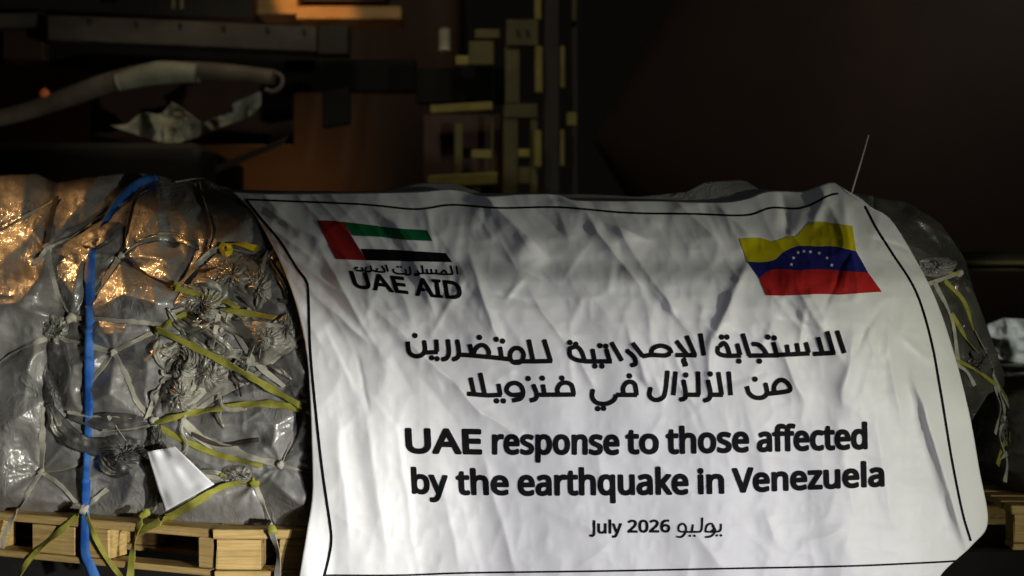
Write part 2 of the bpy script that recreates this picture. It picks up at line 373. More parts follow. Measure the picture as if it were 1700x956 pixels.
STRAPS = [  # kind, width(px), lift(m), points
    ('s_grey', 6, .004, [(243, 317), (190, 348), (120, 392), (78, 413)]),
    ('s_dark', 8, .004, [(94, 326), (84, 370), (77, 408)]),
    ('s_grey', 6, .004, [(94, 330), (50, 355), (0, 382), (-60, 400)]),
    ('s_pale', 8, .010, [(76, 414), (64, 432), (52, 440)]),
    ('s_grey', 10, .005, [(78, 414), (86, 455), (97, 495), (116, 526)]),
    ('s_dark', 7, .004, [(226, 318), (217, 348), (207, 395), (201, 423)]),
    ('s_grey', 13, .005, [(200, 425), (172, 465), (145, 500), (120, 528)]),
    ('s_grey', 6, .003, [(200, 425), (228, 405), (262, 396), (290, 398)]),
    ('s_dark', 7, .004, [(202, 428), (250, 460), (298, 480)]),
    ('s_grey', 8, .006, [(118, 527), (170, 531), (240, 535), (292, 545)]),
    ('s_grey', 9, .004, [(116, 530), (100, 545), (82, 560), (40, 575), (0, 600)]),
    ('s_grey', 10, .007, [(98, 562), (145, 573), (188, 583)]),
    ('s_grey', 8, .005, [(188, 584), (225, 566), (262, 548)]),
    ('s_grey', 9, .007, [(188, 586), (160, 622), (138, 648)]),
    ('s_grey', 10, .005, [(189, 586), (210, 622), (228, 665), (255, 698)]),
    ('s_grey', 13, .005, [(76, 670), (72, 720), (68, 782)]),
    ('s_grey', 9, .006, [(69, 783), (112, 775), (160, 757)]),
    ('s_grey', 8, .005, [(67, 784), (38, 832), (8, 885), (4, 910)]),
    ('s_grey', 8, .006, [(70, 785), (102, 806), (134, 842)]),
    ('s_grey', 9, .012, [(138, 845), (158, 828), (178, 812)]),
    ('s_yel', 10, .012, [(138, 848), (95, 886), (52, 925), (30, 960)]),
    ('s_yel', 8, .012, [(142, 850), (160, 895), (180, 930), (205, 962)]),
    ('s_yel', 12, .026, [(256, 702), (300, 690), (370, 677), (440, 670), (504, 679)]),
    ('s_yel', 11, .009, [(258, 706), (320, 737), (370, 757), (435, 772)]),
    ('s_yel', 12, .045, [(262, 547), (345, 587), (420, 628), (504, 676)]),
    ('s_yel', 10, .040, [(292, 478), (335, 490), (375, 500), (396, 512)]),
    ('s_yel', 12, .045, [(368, 512), (410, 520), (456, 527)]),
    ('s_grey', 15, .012, [(296, 474), (330, 440), (358, 418), (385, 413)]),
    ('s_grey', 4, .006, [(385, 415), (412, 419), (440, 424)]),
    ('s_yel', 10, .018, [(262, 548), (300, 525), (332, 510)]),
    ('s_pale', 6, .012, [(456, 533), (475, 555), (494, 577)]),
    ('s_grey', 7, .006, [(504, 682), (485, 728), (466, 770)]),
    ('s_grey', 16, .007, [(302, 694), (340, 730), (400, 752), (466, 771)]),
    ('s_grey', 5, .005, [(466, 772), (500, 780), (522, 786)]),
    ('s_yel', 14, .012, [(422, 801), (370, 808), (300, 848), (225, 886)]),
    ('s_grey', 10, .008, [(424, 803), (438, 840), (450, 876)]),
    ('s_pale', 14, .016, [(451, 884), (462, 920), (460, 962)]),
    ('s_grey', 10, .008, [(262, 820), (248, 832), (240, 852)]),
    ('s_yel', 13, .012, [(239, 850), (228, 880), (222, 905), (218, 935), (216, 962)]),
    ('s_grey', 6, .012, [(256, 700), (200, 690), (150, 690), (112, 684)]),
    ('s_grey', 5, .014, [(256, 704), (210, 712), (170, 715)]),
    ('s_yel', 8, .012, [(366, 788), (395, 798), (420, 802)]),
    ('s_grey', 14, .012, [(305, 680), (345, 640), (385, 608), (402, 586)]),
    ('s_grey', 9, .010, [(325, 683), (365, 655), (410, 632)]),
    ('s_grey', 8, .020, [(300, 545), (328, 600), (318, 660)]),
    ('s_grey', 9, .018, [(365, 508), (420, 596), (472, 642)]),
    ('s_grey', 8, .014, [(408, 636), (452, 600), (502, 556)]),
    ('s_grey', 7, .012, [(300, 762), (345, 790), (420, 800)]),
    ('s_grey', 8, .010, [(242, 698), (262, 652), (290, 604), (300, 560)]),
    ('s_grey', 7, .016, [(180, 690), (212, 735), (254, 752)]),
    ('s_dark', 7, .014, [(318, 720), (365, 738), (430, 730)]),
    ('s_grey', 6, .010, [(345, 410), (352, 380), (340, 340), (330, 305)]),
    ('s_grey', 7, .012, [(440, 424), (470, 470), (492, 545)]),
    ('s_yel', 7, .016, [(1580, 520), (1610, 570), (1640, 600)]),
    ('s_grey', 8, .014, [(1552, 470), (1580, 530), (1590, 598)]),
    ('s_pale', 7, .020, [(1652, 640), (1660, 680), (1652, 720)]),
    ('s_yel', 10, .030, [(1700, 676), (1686, 690), (1676, 720), (1680, 760)]),
    ('s_grey', 8, .024, [(1662, 650), (1684, 690), (1700, 700)]),
    ('s_grey', 9, .026, [(1668, 690), (1660, 725), (1672, 765), (1668, 800)]),
    ('s_pale', 8, .030, [(1696, 720), (1680, 745), (1662, 760)]),
    ('s_pale', 2.5, .02, [(292, 302), (330, 296), (352, 302), (364, 316), (380, 322)]),
    ('s_yel', 6, .010, [(1526, 436), (1555, 448), (1590, 456)]),
    ('s_grey', 7, .008, [(1540, 472), (1570, 461), (1594, 452)]),
    ('s_yel', 8, .006, [(1568, 466), (1600, 500), (1616, 547)]),
    ('s_grey', 10, .006, [(1616, 545), (1638, 590), (1650, 615)]),
    ('s_yel', 7, .010, [(1588, 598), (1620, 614), (1655, 640)]),
    ('s_pale', 6, .014, [(1586, 604), (1604, 616), (1618, 640)]),
    ('s_yel', 9, .012, [(1660, 640), (1674, 664), (1694, 690)]),
    ('s_grey', 9, .010, [(1648, 620), (1666, 670), (1670, 740)]),
    ('s_yel', 9, .014, [(1680, 690), (1668, 730), (1656, 772)]),
    ('s_grey', 8, .014, [(1655, 706), (1676, 745), (1690, 770)]),
    ('s_pale', 6, .016, [(1690, 700), (1684, 740), (1688, 790)]),
    ('s_yel', 7, .016, [(1692, 750), (1690, 795)]),
]
NODES = [(78, 413), (201, 425), (118, 528), (188, 585), (256, 700), (68, 783), (138, 846), (505, 678), (466, 771), (422, 802), (262, 548), (292, 478), (1592, 454)]
_segs = []
for k_, w_, l_, pts_ in STRAPS:
    if max(p[1] for p in pts_) < 880:
        for a_, b_ in zip(pts_[:-1], pts_[1:]):
            _segs.append((*a_, *b_))
_segs += [(95, 300, 78, 412), (0, 380, 94, 330), (78, 600, 110, 690), (110, 690, 256, 700), (0, 640, 75, 660), (330, 400, 298, 480), (500, 420, 460, 300), (1500, 345, 1590, 450)]

LOAD_RIDGES = [(258, 312, 266, 402, 46, 12, .05), (86, 350, 66, 486, 60, 16, .06), (44, 296, 34, 372, 34, 14, .035), (252, 462, 262, 522, 44, 14, .03), (196, 296, 128, 322, 22, 26, .025),
               (330, 396, 420, 402, 14, 34, .03), (60, 560, 40, 660, 40, 20, .03), (340, 700, 470, 720, 30, 20, .012), (1500, 352, 1590, 400, 14, 20, .03)]
_rl = random.Random(31)
FILM_LINES = []
for _i in range(120):
    _x = _rl.uniform(-40, 500) if _i < 100 else _rl.uniform(1500, 1660); _y = _rl.uniform(320, 840)
    _a = _rl.choice([_rl.gauss(20, 14), _rl.gauss(150, 18), _rl.gauss(75, 20)]) * PI / 180; _l = _rl.uniform(16, 60); _w = _rl.uniform(2.5, 7)
    FILM_LINES.append((_x - math.cos(_a) * _l, _y - math.sin(_a) * _l, _x + math.cos(_a) * _l, _y + math.sin(_a) * _l, _w, _w * _rl.uniform(1, 2.5), _rl.uniform(.003, .010) * (1 if _y < 740 else .35)))
TOP = [(-120, 286), (0, 290), (60, 289), (95, 304), (130, 298), (180, 288), (243, 288), (292, 298), (340, 299), (385, 314), (450, 316), (640, 318), (690, 304), (750, 303),
       (800, 320), (980, 322), (1060, 326), (1140, 318), (1170, 302), (1235, 298), (1260, 314), (1430, 322), (1505, 336), (1562, 370), (1602, 430), (1615, 480), (1645, 560), (1668, 622)]
BOT = [(-120, 842), (0, 851), (356, 873), (510, 874), (1585, 872), (1600, 720), (1640, 655), (1668, 640)]


def pallet_front(px):
    return np.where(np.asarray(px, float) < 357, 4.6 - 0.34 * np.asarray(px, float) / 356.0, 4.235)


def load_depth(px, py):
    px = np.asarray(px, float); py = np.asarray(py, float)
    Y = core(px, py) + load_right(px)
    edge = interp([(312, 372), (350, 418), (395, 445), (440, 468), (500, 490), (575, 507), (650, 514), (960, 520)], py)
    redge = interp([(312, 1440), (366, 1480), (430, 1520), (500, 1555), (590, 1585), (690, 1600), (960, 1600)], py)
    out = np.maximum(sstep(edge + 22, edge - 14, px), sstep(redge - 30, redge + 10, px))
    d = seg_dist(px, py, _segs)
    out = out * (1 - 0.75 * sstep(815, 868, py))
    Y = Y + 0.03 * sstep(820, 868, py) * sstep(540, 500, px)
    Y = Y + out * (-0.105 * (1 - np.exp(-(d / 50.0) ** 2)) + 0.014 * np.exp(-(d / 7.0) ** 2))
    Y = Y - out * (0.05 * (vnoise(px * 0.012, py * 0.014, 21) - 0.5) + 0.024 * (vnoise(px * 0.028 + py * .01, py * 0.022, 22) - 0.5)
                   + 0.006 * (ridged(px * 0.06, py * 0.075, 23) - 0.5) + 0.0025 * (ridged(px * 0.15, py * 0.12, 24) - 0.5) * sstep(.45, .7, vnoise(px * .02, py * .02, 25)))
    for (x0, y0, x1, y1, wl, wr, a) in LOAD_RIDGES:
        dx, dy = x1 - x0, y1 - y0; L = math.hypot(dx, dy); ux, uy = dx / L, dy / L
        sl = (px - x0) * ux + (py - y0) * uy; dd = -(px - x0) * uy + (py - y0) * ux
        e = sstep(-0.3 * L, 0.25 * L, sl) * (1 - sstep(0.75 * L, 1.3 * L, sl))
        Y = Y - out * a * e * np.exp(-np.where(dd > 0, dd / wl, -dd / wr) ** 1.2)
    bx0, bx1, by0, by1 = px.min(), px.max(), py.min(), py.max()
    for (x0, y0, x1, y1, wl, wr, a) in FILM_LINES:
        dx, dy = x1 - x0, y1 - y0; L = math.hypot(dx, dy); ux, uy = dx / L, dy / L
        pad = 0.3 * L + 5 * wr
        if max(x0, x1) + pad < bx0 or min(x0, x1) - pad > bx1 or max(y0, y1) + pad < by0 or min(y0, y1) - pad > by1:
            continue
        sl = (px - x0) * ux + (py - y0) * uy; dd = -(px - x0) * uy + (py - y0) * ux + 3 * np.sin(sl * 0.05 + x0)
        e = sstep(-0.1 * L, 0.4 * L, sl) * (1 - sstep(0.6 * L, 1.1 * L, sl))
        Y = Y - out * a * e * np.exp(-np.where(dd > 0, dd / wl, -dd / wr))
    # creases that run out from the knots
    for i, (nx, ny) in enumerate(NODES):
        r = np.hypot(px - nx, py - ny) + 1e-6; th = np.arctan2(py - ny, px - nx)
        Y = Y - out * 0.010 * np.exp(-r / 55.0) * sstep(4, 16, r) * (ridged(th * 2.6 + 9 * i, r * 0.012, 30 + i) - 0.5) * 2
    Y = Y + (1 - out) * 0.015
    return Y


# ------------------------------------------------------------------ the setting
def box_world(x0, x1, y0, y1, z0, z1, bev=0.004):
    bm = bmesh.new(); bmesh.ops.create_cube(bm, size=1)
    for v in bm.verts:
        v.co = Vector(((x0 + x1) / 2 + v.co.x * (x1 - x0), (y0 + y1) / 2 + v.co.y * (y1 - y0), (z0 + z1) / 2 + v.co.z * (z1 - z0)))
    if bev:
        bmesh.ops.bevel(bm, geom=bm.edges[:], offset=bev, segments=1, affect='EDGES')
    return bm


def bm_link(name, bm, m, parent=None, smooth=False):
    me = bpy.data.meshes.new(name); bm.normal_update(); bm.to_mesh(me); bm.free()
    me.materials.append(m)
    if smooth:
        me.polygons.foreach_set('use_smooth', [True] * len(me.polygons))
    o = bpy.data.objects.new(name, me); sc.collection.objects.link(o)
    if parent is not None:
        o.parent = parent
    return o


gx, gy = np.meshgrid(np.linspace(-90, 90, 25), np.linspace(-20, 160, 25))
g = link('ground', np.stack([gx.ravel(), gy.ravel(), gx.ravel() * 0 - 0.5], -1), grid_faces(25, 25), M['tarmac'])
tag(g, 'black tarmac ground in the dark under the pallets', kind='structure')

# ------------------------------------------------------------------ wrapped load
xs = np.concatenate([np.arange(-120, 560, 3.0), np.arange(560, 1480, 10.0), np.arange(1480, 1668.1, 2.5)])
ts = np.concatenate([np.linspace(0, 1, 210)])
GX = np.repeat(xs[None, :], len(ts), 0)
top = interp(TOP, xs); bot = interp(BOT, xs)
top = top + 3.0 * (vnoise(xs * 0.05, xs * 0, 3) - 0.5) * ((xs < 380) | (xs > 1450))
GY = top[None, :] + (bot - top)[None, :] * ts[:, None]
V = P(GX, GY, load_depth(GX, GY)).reshape(-1, 3)
F = grid_faces(len(ts), len(xs))
nr, nc = len(ts), len(xs)
loop = [c for c in range(nc)] + [r * nc + nc - 1 for r in range(1, nr)] + [(nr - 1) * nc + c for c in range(nc - 2, -1, -1)] + [r * nc for r in range(nr - 2, 0, -1)]
YB = 5.9
prev = loop; base_n = len(V)
extra = []
for k, fr in enumerate((0.03, 0.12, 0.35, 0.7, 1.0)):
    lv = V[loop].copy()
    lv[:, 1] = lv[:, 1] + (YB - lv[:, 1]) * fr
    isTop = np.zeros(len(loop), bool); isTop[:nc] = True
    lv[:, 2] -= np.where(isTop, 0.05 * fr + 0.012 * vnoise(lv[:, 0] * 9, lv[:, 1] * 9, 40) * fr, 0)
    cur = list(range(base_n + len(extra), base_n + len(extra) + len(loop)))
    extra.extend(lv)
    n = len(loop)
    for i in range(n):
        F.append((prev[i], cur[i], cur[(i + 1) % n], prev[(i + 1) % n]))
    prev = cur
F.append(tuple(prev))
load = link('wrapped_cargo', np.vstack([V, np.array(extra)]), F, M['wrap'])
load.data.materials.append(M['wrapdark'])  # right end darkened by colour, shade the lamps do not leave there
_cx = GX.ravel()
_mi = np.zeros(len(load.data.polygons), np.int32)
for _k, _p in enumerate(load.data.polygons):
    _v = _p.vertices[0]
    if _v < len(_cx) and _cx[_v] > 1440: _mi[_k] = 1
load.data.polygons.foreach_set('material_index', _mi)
tag(load, 'bulging grey cargo load in plastic wrap under the webbing net', 'cargo')


# gathered plastic: pleated tufts and folded strips
def tuft(cx, cy, rx, ry, k, swirl, h, seed, m='clear'):
    nt_, nr_ = 96, 16
    th = np.linspace(0, 2 * PI, nt_, endpoint=False)
    V = []
    for i in range(nr_):
        r = (i + 0.4) / nr_
        tt = th + swirl * (1 - r)
        n = vnoise(np.cos(th) * 2 + 5, np.sin(th) * 2 + r * 3, seed)
        n2 = vnoise(np.cos(th) * 6 + 9, np.sin(th) * 6 + r * 4, seed + 1)
        rad = r * (0.72 + 0.55 * n)
        x = cx + rx * rad * np.cos(tt); y = cy + ry * rad * np.sin(tt)
        pl = np.abs(np.sin(k * th / 2 + 9 * n + 4 * n2 + 2.2 * r + 3 * vnoise(np.cos(th) * 3 + 20, np.sin(th) * 3 + r * 5, seed + 7)))
        hh = h * ((1 - r ** 2) * 0.55 + 0.55 * pl * (0.25 + r * (1 - r) * 3) + 0.45 * (n2 - 0.5)) * (1 - r ** 6)
        V.append(P(x, y, load_depth(x, y) - hh - 0.004))
    V = np.array(V).reshape(-1, 3)
    F = grid_faces(nr_, nt_, wrap=True) + [tuple(range(nt_ - 1, -1, -1))]
    return link('plastic_tuft', V, F, M[m], load)


def flap(pts, w, h, seed, m='clear', pleats=2.0):
    c = catmull(pts, 3.0); n = len(c); na = 9
    tan = np.gradient(c, axis=0); tan /= np.linalg.norm(tan, axis=1)[:, None] + 1e-9
    nor = np.stack([-tan[:, 1], tan[:, 0]], 1)
    u = np.linspace(0, 1, n); end = np.sin(np.clip(u, 0.03, 0.97) * PI) ** 0.45
    ww = w * end * (0.7 + 0.6 * vnoise(u * 4, u * 0, seed))
    V = []
    for j in range(na):
        s = j / (na - 1) - 0.5
        pos = c + nor * (s * ww)[:, None]
        hh = h * (0.35 + 0.65 * np.abs(np.sin(PI * pleats * (s + 0.5) + 2.5 * vnoise(u * 3, s * 2 + u * 0, seed + 2)))) * end
        hh = hh + h * 0.5 * (vnoise(u * 9, s * 5 + u * 0, seed + 3) - 0.3)
        hh = hh * (1 if abs(s) < 0.45 else 0.25)
        V.append(P(pos[:, 0], pos[:, 1], load_depth(pos[:, 0], pos[:, 1]) - hh - 0.004))
    V = np.array(V).reshape(-1, 3)
    o = link('plastic_fold', V, grid_faces(na, n), M[m], load)
    md = o.modifiers.new('thick', 'SOLIDIFY'); md.thickness = 0.002; md.offset = 0
    return o


for a in [(335, 502, 46, 36, 11, 0.8, .045, 1), (304, 602, 34, 36, 13, 2.6, .05, 2), (385, 455, 40, 34, 9, 0.4, .035, 3), (432, 470, 22, 40, 7, 0.3, .03, 4),
          (298, 655, 30, 36, 10, 0.6, .04, 5), (350, 620, 36, 30, 9, 0.8, .035, 6), (440, 560, 40, 26, 9, 0.3, .03, 7), (92, 548, 22, 24, 9, 1.0, .03, 8),
          (395, 790, 34, 16, 9, 0.8, .025, 9), (476, 545, 18, 34, 8, 0.6, .025, 10)]:
    tuft(*a)
for a in [(205, 752, 52, 26, 9, 0.7, .035, 11, 'darkfilm'), (92, 640, 20, 44, 7, 0.4, .012, 12, 'darkfilm'), (1556, 442, 36, 16, 9, 0.8, .04, 13, 'wrap'), (1676, 712, 16, 40, 9, 0.6, .04, 14, 'darkfilm'),  # the tall dark tuft at far left stands in for a shadowed tuck
          (1630, 600, 28, 22, 9, 0.8, .04, 15, 'darkfilm'), (258, 735, 18, 40, 7, .5, .02, 16, 'darkfilm')]:
    tuft(*a)
for i, a in enumerate([([(338, 528), (395, 545), (458, 568), (446, 590), (398, 606)], 26, .022), ([(388, 532), (420, 534), (462, 548)], 20, .02),
                       ([(300, 622), (292, 650), (284, 684)], 20, .02), ([(268, 556), (262, 588), (274, 612)], 14, .014), ([(330, 612), (362, 582), (380, 556)], 22, .02),
                       ([(342, 436), (385, 428), (420, 448), (430, 488)], 24, .02), ([(408, 606), (455, 590), (488, 574)], 18, .016), ([(286, 560), (318, 565), (340, 590), (330, 625)], 16, .03),
                       ([(278, 512), (300, 540), (330, 545), (360, 530)], 16, .03), ([(318, 470), (345, 470), (372, 486)], 15, .03), ([(225, 400), (262, 392), (300, 396), (328, 412)], 14, .012),
                       ([(262, 720), (290, 752), (322, 770)], 10, .012), ([(300, 790), (340, 783), (372, 786)], 8, .012)]):
    flap(a[0], a[1], a[2], 50 + i)
for i, a in enumerate([([(78, 670), (112, 722), (160, 742), (215, 738)], 34, .02), ([(112, 690), (170, 700), (256, 702)], 26, .014), ([(160, 742), (190, 775), (218, 782)], 30, .02), ([(92, 560), (98, 620), (80, 672)], 40, .01), ([(136, 406), (165, 394), (200, 372)], 34, .035)]):  # the widest strip is dark for the shade in that same tuck
    flap(a[0], a[1], a[2], 80 + i, 'darkfilm')
for i, a in enumerate([([(80, 672), (95, 715), (118, 722)], 14, .02), ([(165, 755), (178, 778), (196, 784)], 18, .024), ([(258, 815), (252, 840), (240, 855)], 18, .014)]):
    flap(a[0], a[1], a[2], 90 + i)


rf = random.Random(11)
for i in range(32):
    x = rf.gauss(360, 62); y = rf.gauss(565, 78)
    if x < 262 or x > 496 or y < 440 or y > 690: continue
    a = rf.uniform(0, PI); l = rf.uniform(14, 34); b = rf.uniform(-12, 12)
    dx, dy = math.cos(a) * l, math.sin(a) * l
    flap([(x - dx, y - dy), (x - dy * b / l, y + dx * b / l), (x + dx, y + dy)], rf.uniform(7, 17), rf.uniform(.012, .035), 120 + i, 'clear' if rf.random() < .8 else 'darkfilm', rf.uniform(1, 2.4))


# ------------------------------------------------------------------ cargo net, straps
def ribbon(name, pts, w, lift, m, parent=None, seed=0, step=5.0, depth=None, thick=0.0024, tw=0.55):
    c = catmull(pts, step); n = len(c)
    Y = (depth or load_depth)(c[:, 0], np.minimum(c[:, 1], interp(BOT, c[:, 0])))
    Yf = Y.copy()
    for _ in range(2):
        Yp = np.pad(Yf, 2, mode='edge'); Yf = np.minimum(Y, (Yp[:-4] + Yp[1:-3] + Yp[2:-2] + Yp[3:-1] + Yp[4:]) / 5)
    below = c[:, 1] > interp(BOT, c[:, 0]) - 6
    Yf = np.where(below & (c[:, 0] < 700), np.minimum(Yf, pallet_front(c[:, 0]) - 0.006), Yf)
    Yf = Yf - lift
    Q = P(c[:, 0], c[:, 1], Yf)
    T = np.gradient(Q, axis=0); T /= np.linalg.norm(T, axis=1)[:, None] + 1e-9
    # outward normal of the load, flattened on the tangent
    e = 6.0
    Yx = (load_depth(c[:, 0] + e, c[:, 1]) - load_depth(c[:, 0] - e, c[:, 1])) / (2 * e) * FPX / 4.3
    N = np.stack([np.clip(Yx, -.8, .8), -np.ones(n), np.zeros(n)], 1)
    u = np.linspace(0, 1, n)
    N[:, 2] += 0.25
    N = N - (N * T).sum(1)[:, None] * T; N /= np.linalg.norm(N, axis=1)[:, None]
    Sd = np.cross(T, N)
    tws = tw * 2.0 * (vnoise(u * n * step / 45.0, u * 0, seed) - 0.5) * 2
    S2 = Sd * np.cos(tws)[:, None] + N * np.sin(tws)[:, None]
    N2 = np.cross(S2, T)
    hw = w * Yf / FPX / 2 * (0.85 + 0.3 * vnoise(u * n * step / 25.0, u * 0, seed + 5))
    V = []
    for (a, b) in ((-1, -.4), (-.5, -.4), (.5, -.4), (1, -.4), (1, .4), (.45, .5), (-.45, .5), (-1, .4)):
        V.append(Q + S2 * (a * hw)[:, None] + N2 * (b * thick))
    V = np.array(V).transpose(1, 0, 2).reshape(-1, 3)
    F = grid_faces(n, 8, wrap=True) + [tuple(range(8)), tuple(range(8 * n - 1, 8 * n - 9, -1))]
    o = link(name, V, F, M[m], parent)
    o.data.set_sharp_from_angle(angle=math.radians(48))
    return o


_rs = random.Random(77)
for _i in range(26):
    _x = _rs.gauss(375, 60); _y = _rs.gauss(570, 80)
    if 285 < _x < 490 and 440 < _y < 700:
        _p = [(_x, _y)]; _a = _rs.uniform(0, 2 * PI)
        for _k in range(3):
            _a += _rs.uniform(-.8, .8); _st = _rs.uniform(14, 30)
            _p.append((min(498, max(270, _p[-1][0] + math.cos(_a) * _st)), _p[-1][1] + math.sin(_a) * _st))
        STRAPS.append((_rs.choice(['s_grey', 's_grey', 's_grey', 's_dark']), _rs.uniform(3.5, 8), _rs.uniform(.012, .026), _p))
net = empty('cargo_net', (0, 0, 0))
tag(net, 'slack cargo net of grey and yellow webbing straps over the plastic wrapped load', 'net')
for i, (m, w, lift, pts) in enumerate(STRAPS):
    ribbon('webbing_strap', pts, w, lift, m, net, seed=i)


def knot(px, py, r, m, seed, parent=net):
    bm = bmesh.new(); bmesh.ops.create_uvsphere(bm, u_segments=14, v_segments=10, radius=1)
    c = P(px, py, min(float(load_depth(px, min(py, 850))), float(pallet_front(px)) if px < 700 and py > 838 else 99) - 0.016)
    rr = r * 4.3 / FPX
    for v in bm.verts:
        n = float(vnoise(v.co.x * 2.2 + 4, v.co.z * 2.2 + v.co.y, seed)); s = 0.65 + 0.8 * n
        v.co = Vector((c[0] + v.co.x * rr * s, c[1] + v.co.y * rr * 0.6 * s, c[2] + v.co.z * rr * s))
    return bm_link('strap_knot', bm, M[m], parent, True)


for i, (x, y, r, m) in enumerate([(78, 413, 8, 's_grey'), (201, 425, 7, 's_grey'), (118, 528, 9, 's_grey'), (188, 585, 6, 's_grey'), (257, 701, 9, 's_grey'), (68, 784, 7, 's_grey'), (139, 846, 9, 's_grey'),
                                  (505, 678, 6, 's_yel'), (466, 772, 6, 's_grey'), (422, 802, 8, 's_yel'), (262, 548, 7, 's_yel'), (294, 477, 8, 's_yel'), (452, 880, 8, 's_yel'), (240, 853, 8, 's_yel'), (1592, 454, 7, 's_grey')]):
    knot(x, y, r, m, i + 60)

# blue lashing strap: over the top, under the film, down past the pallet
BL = [(262, 297), (232, 305), (207, 328), (182, 360), (163, 390), (153, 420), (148, 470), (150, 540), (147, 640), (145, 750), (141, 850), (140, 915), (150, 940), (160, 965)]
BLW = [(286, 24), (302, 30), (330, 28), (360, 18), (390, 9), (420, 13), (450, 17), (540, 18), (700, 15), (760, 12), (860, 16), (965, 18)]


def blue_strap():
    c = catmull(BL, 4.0); n = len(c)
    Y = load_depth(c[:, 0], np.minimum(c[:, 1], interp(BOT, c[:, 0])))
    Yp = np.pad(Y, 4, mode='edge'); Y = np.minimum(Y, sum(Yp[i:i + n] for i in range(9)) / 9) - 0.006
    Y = np.where(c[:, 1] > 840, np.minimum(Y, pallet_front(c[:, 0]) - 0.012), Y)
    ww = interp(BLW, c[:, 1])
    T = np.gradient(c, axis=0); T /= np.linalg.norm(T, axis=1)[:, None]
    nx, ny = -T[:, 1], T[:, 0]
    fl = sstep(420, 380, c[:, 1])
    V = []
    for k, s in enumerate((-.5, -.2, .2, .5)):
        X_ = c[:, 0] + nx * ww * s; Y_ = c[:, 1] + ny * ww * s * (1 - 0.4 * fl)
        V.append(P(X_, Y_, Y - (0.003 if abs(s) < .4 else 0) + s * 0.012 * np.sin(c[:, 1] * .03)))
    V = np.array(V).transpose(1, 0, 2).reshape(-1, 3)
    o = link('lashing_strap', V, grid_faces(n, 4), M['s_blue'])
    md = o.modifiers.new('thick', 'SOLIDIFY'); md.thickness = 0.003; md.offset = 0
    return o


tag(blue_strap(), 'bright blue lashing strap running down the left of the load', 'strap')

# yellow tape bow near the banner
yr = empty('yellow_ribbon', tuple(P(378, 412, 4.5)))
tag(yr, 'short knotted yellow ribbon tied to the net beside the banner', 'ribbon')
parts = [ribbon('ribbon_tail', [(376, 408), (392, 404), (410, 408), (428, 414)], 12, .030, 'ribbon', None, 3, tw=.8),
         ribbon('ribbon_loop', [(372, 402), (368, 412), (374, 422), (382, 416), (378, 404)], 9, .038, 'ribbon', None, 5, step=2.5, tw=.5)]
rehang(yr, parts)

# paper sheet tucked under the straps
pc = np.array([[(244, 750), (288, 742)], [(274, 849), (355, 803)]], float)
pc = np.array([(244, 750), (290, 741), (356, 804), (274, 849)], float)
nu, nv = 22, 28
V = []
for i in range(nv):
    t = i / (nv - 1)
    for j in range(nu):
        s = j / (nu - 1)
        p = (pc[0] * (1 - s) + pc[1] * s) * (1 - t) + (pc[3] * (1 - s) + pc[2] * s) * t
        Yb = min(4.335 - 0.03 * s + 0.010 * math.sin(3 * s + 2 * t) + 0.022 * (float(vnoise(s * 4, t * 4, 71)) - .5), float(load_depth(p[0], p[1])) - 0.004)
        V.append(P(p[0], p[1], Yb))
_lim = min(float(load_depth(p_[0], p_[1])) for p_ in pc)
pap = link('paper_sheet', V, grid_faces(nv, nu), M['paper'])
md = pap.modifiers.new('thick', 'SOLIDIFY'); md.thickness = 0.0008; md.offset = 0
tag(pap, 'blank white paper sheet tucked under the yellow straps above the pallet', 'paper')

# ------------------------------------------------------------------ banner
B_TOP = [(385, 318), (450, 321), (600, 320), (690, 318), (750, 314), (800, 325), (860, 322), (920, 322), (950, 331), (1000, 333), (1080, 333), (1150, 335), (1205, 335), (1240, 329), (1270, 318), (1300, 317), (1335, 317), (1375, 303), (1390, 306), (1410, 324), (1432, 336)]
B_RIGHT = [(1432, 336), (1452, 348), (1480, 366), (1520, 430), (1555, 500), (1585, 590), (1610, 690), (1626, 780), (1640, 866), (1614, 905), (1562, 955), (1552, 1000)]
B_LEFT = [(385, 318), (418, 350), (445, 395), (468, 440), (490, 500), (507, 575), (514, 650), (517, 740), (518, 820), (510, 880), (496, 960), (494, 1000)]
B_BOT = [(494, 1000), (700, 1002), (1000, 1000), (1300, 1002), (1552, 1000)]


def resample(pts, n, curved=True):
    c = catmull(pts, 2.0) if curved else linear(pts, 2.0)
    s = np.concatenate([[0], np.cumsum(np.linalg.norm(np.diff(c, axis=0), axis=1))]); s /= s[-1]
    u = np.linspace(0, 1, n)
    return np.stack([np.interp(u, s, c[:, 0]), np.interp(u, s, c[:, 1])], 1)


nu, nv = 380, 230
T_, B_, L_, R_ = resample(B_TOP, nu), resample(B_BOT, nu), resample(B_LEFT, nv), resample(B_RIGHT, nv)
u = np.linspace(0, 1, nu)[None, :, None]; v = np.linspace(0, 1, nv)[:, None, None]
C_ = (1 - v) * T_[None] + v * B_[None] + (1 - u) * L_[:, None] + u * R_[:, None] \
    - ((1 - u) * (1 - v) * T_[0] + u * (1 - v) * T_[-1] + (1 - u) * v * B_[0] + u * v * B_[-1])
BV = S(C_[..., 0], C_[..., 1]).reshape(-1, 3)
banner = link('banner', BV, grid_faces(nv, nu), M['vinyl'])
md = banner.modifiers.new('thick', 'SOLIDIFY'); md.thickness = 0.0012; md.offset = 1.0
tag(banner, 'creased white aid banner with flags and black Arabic and English lettering', 'banner')


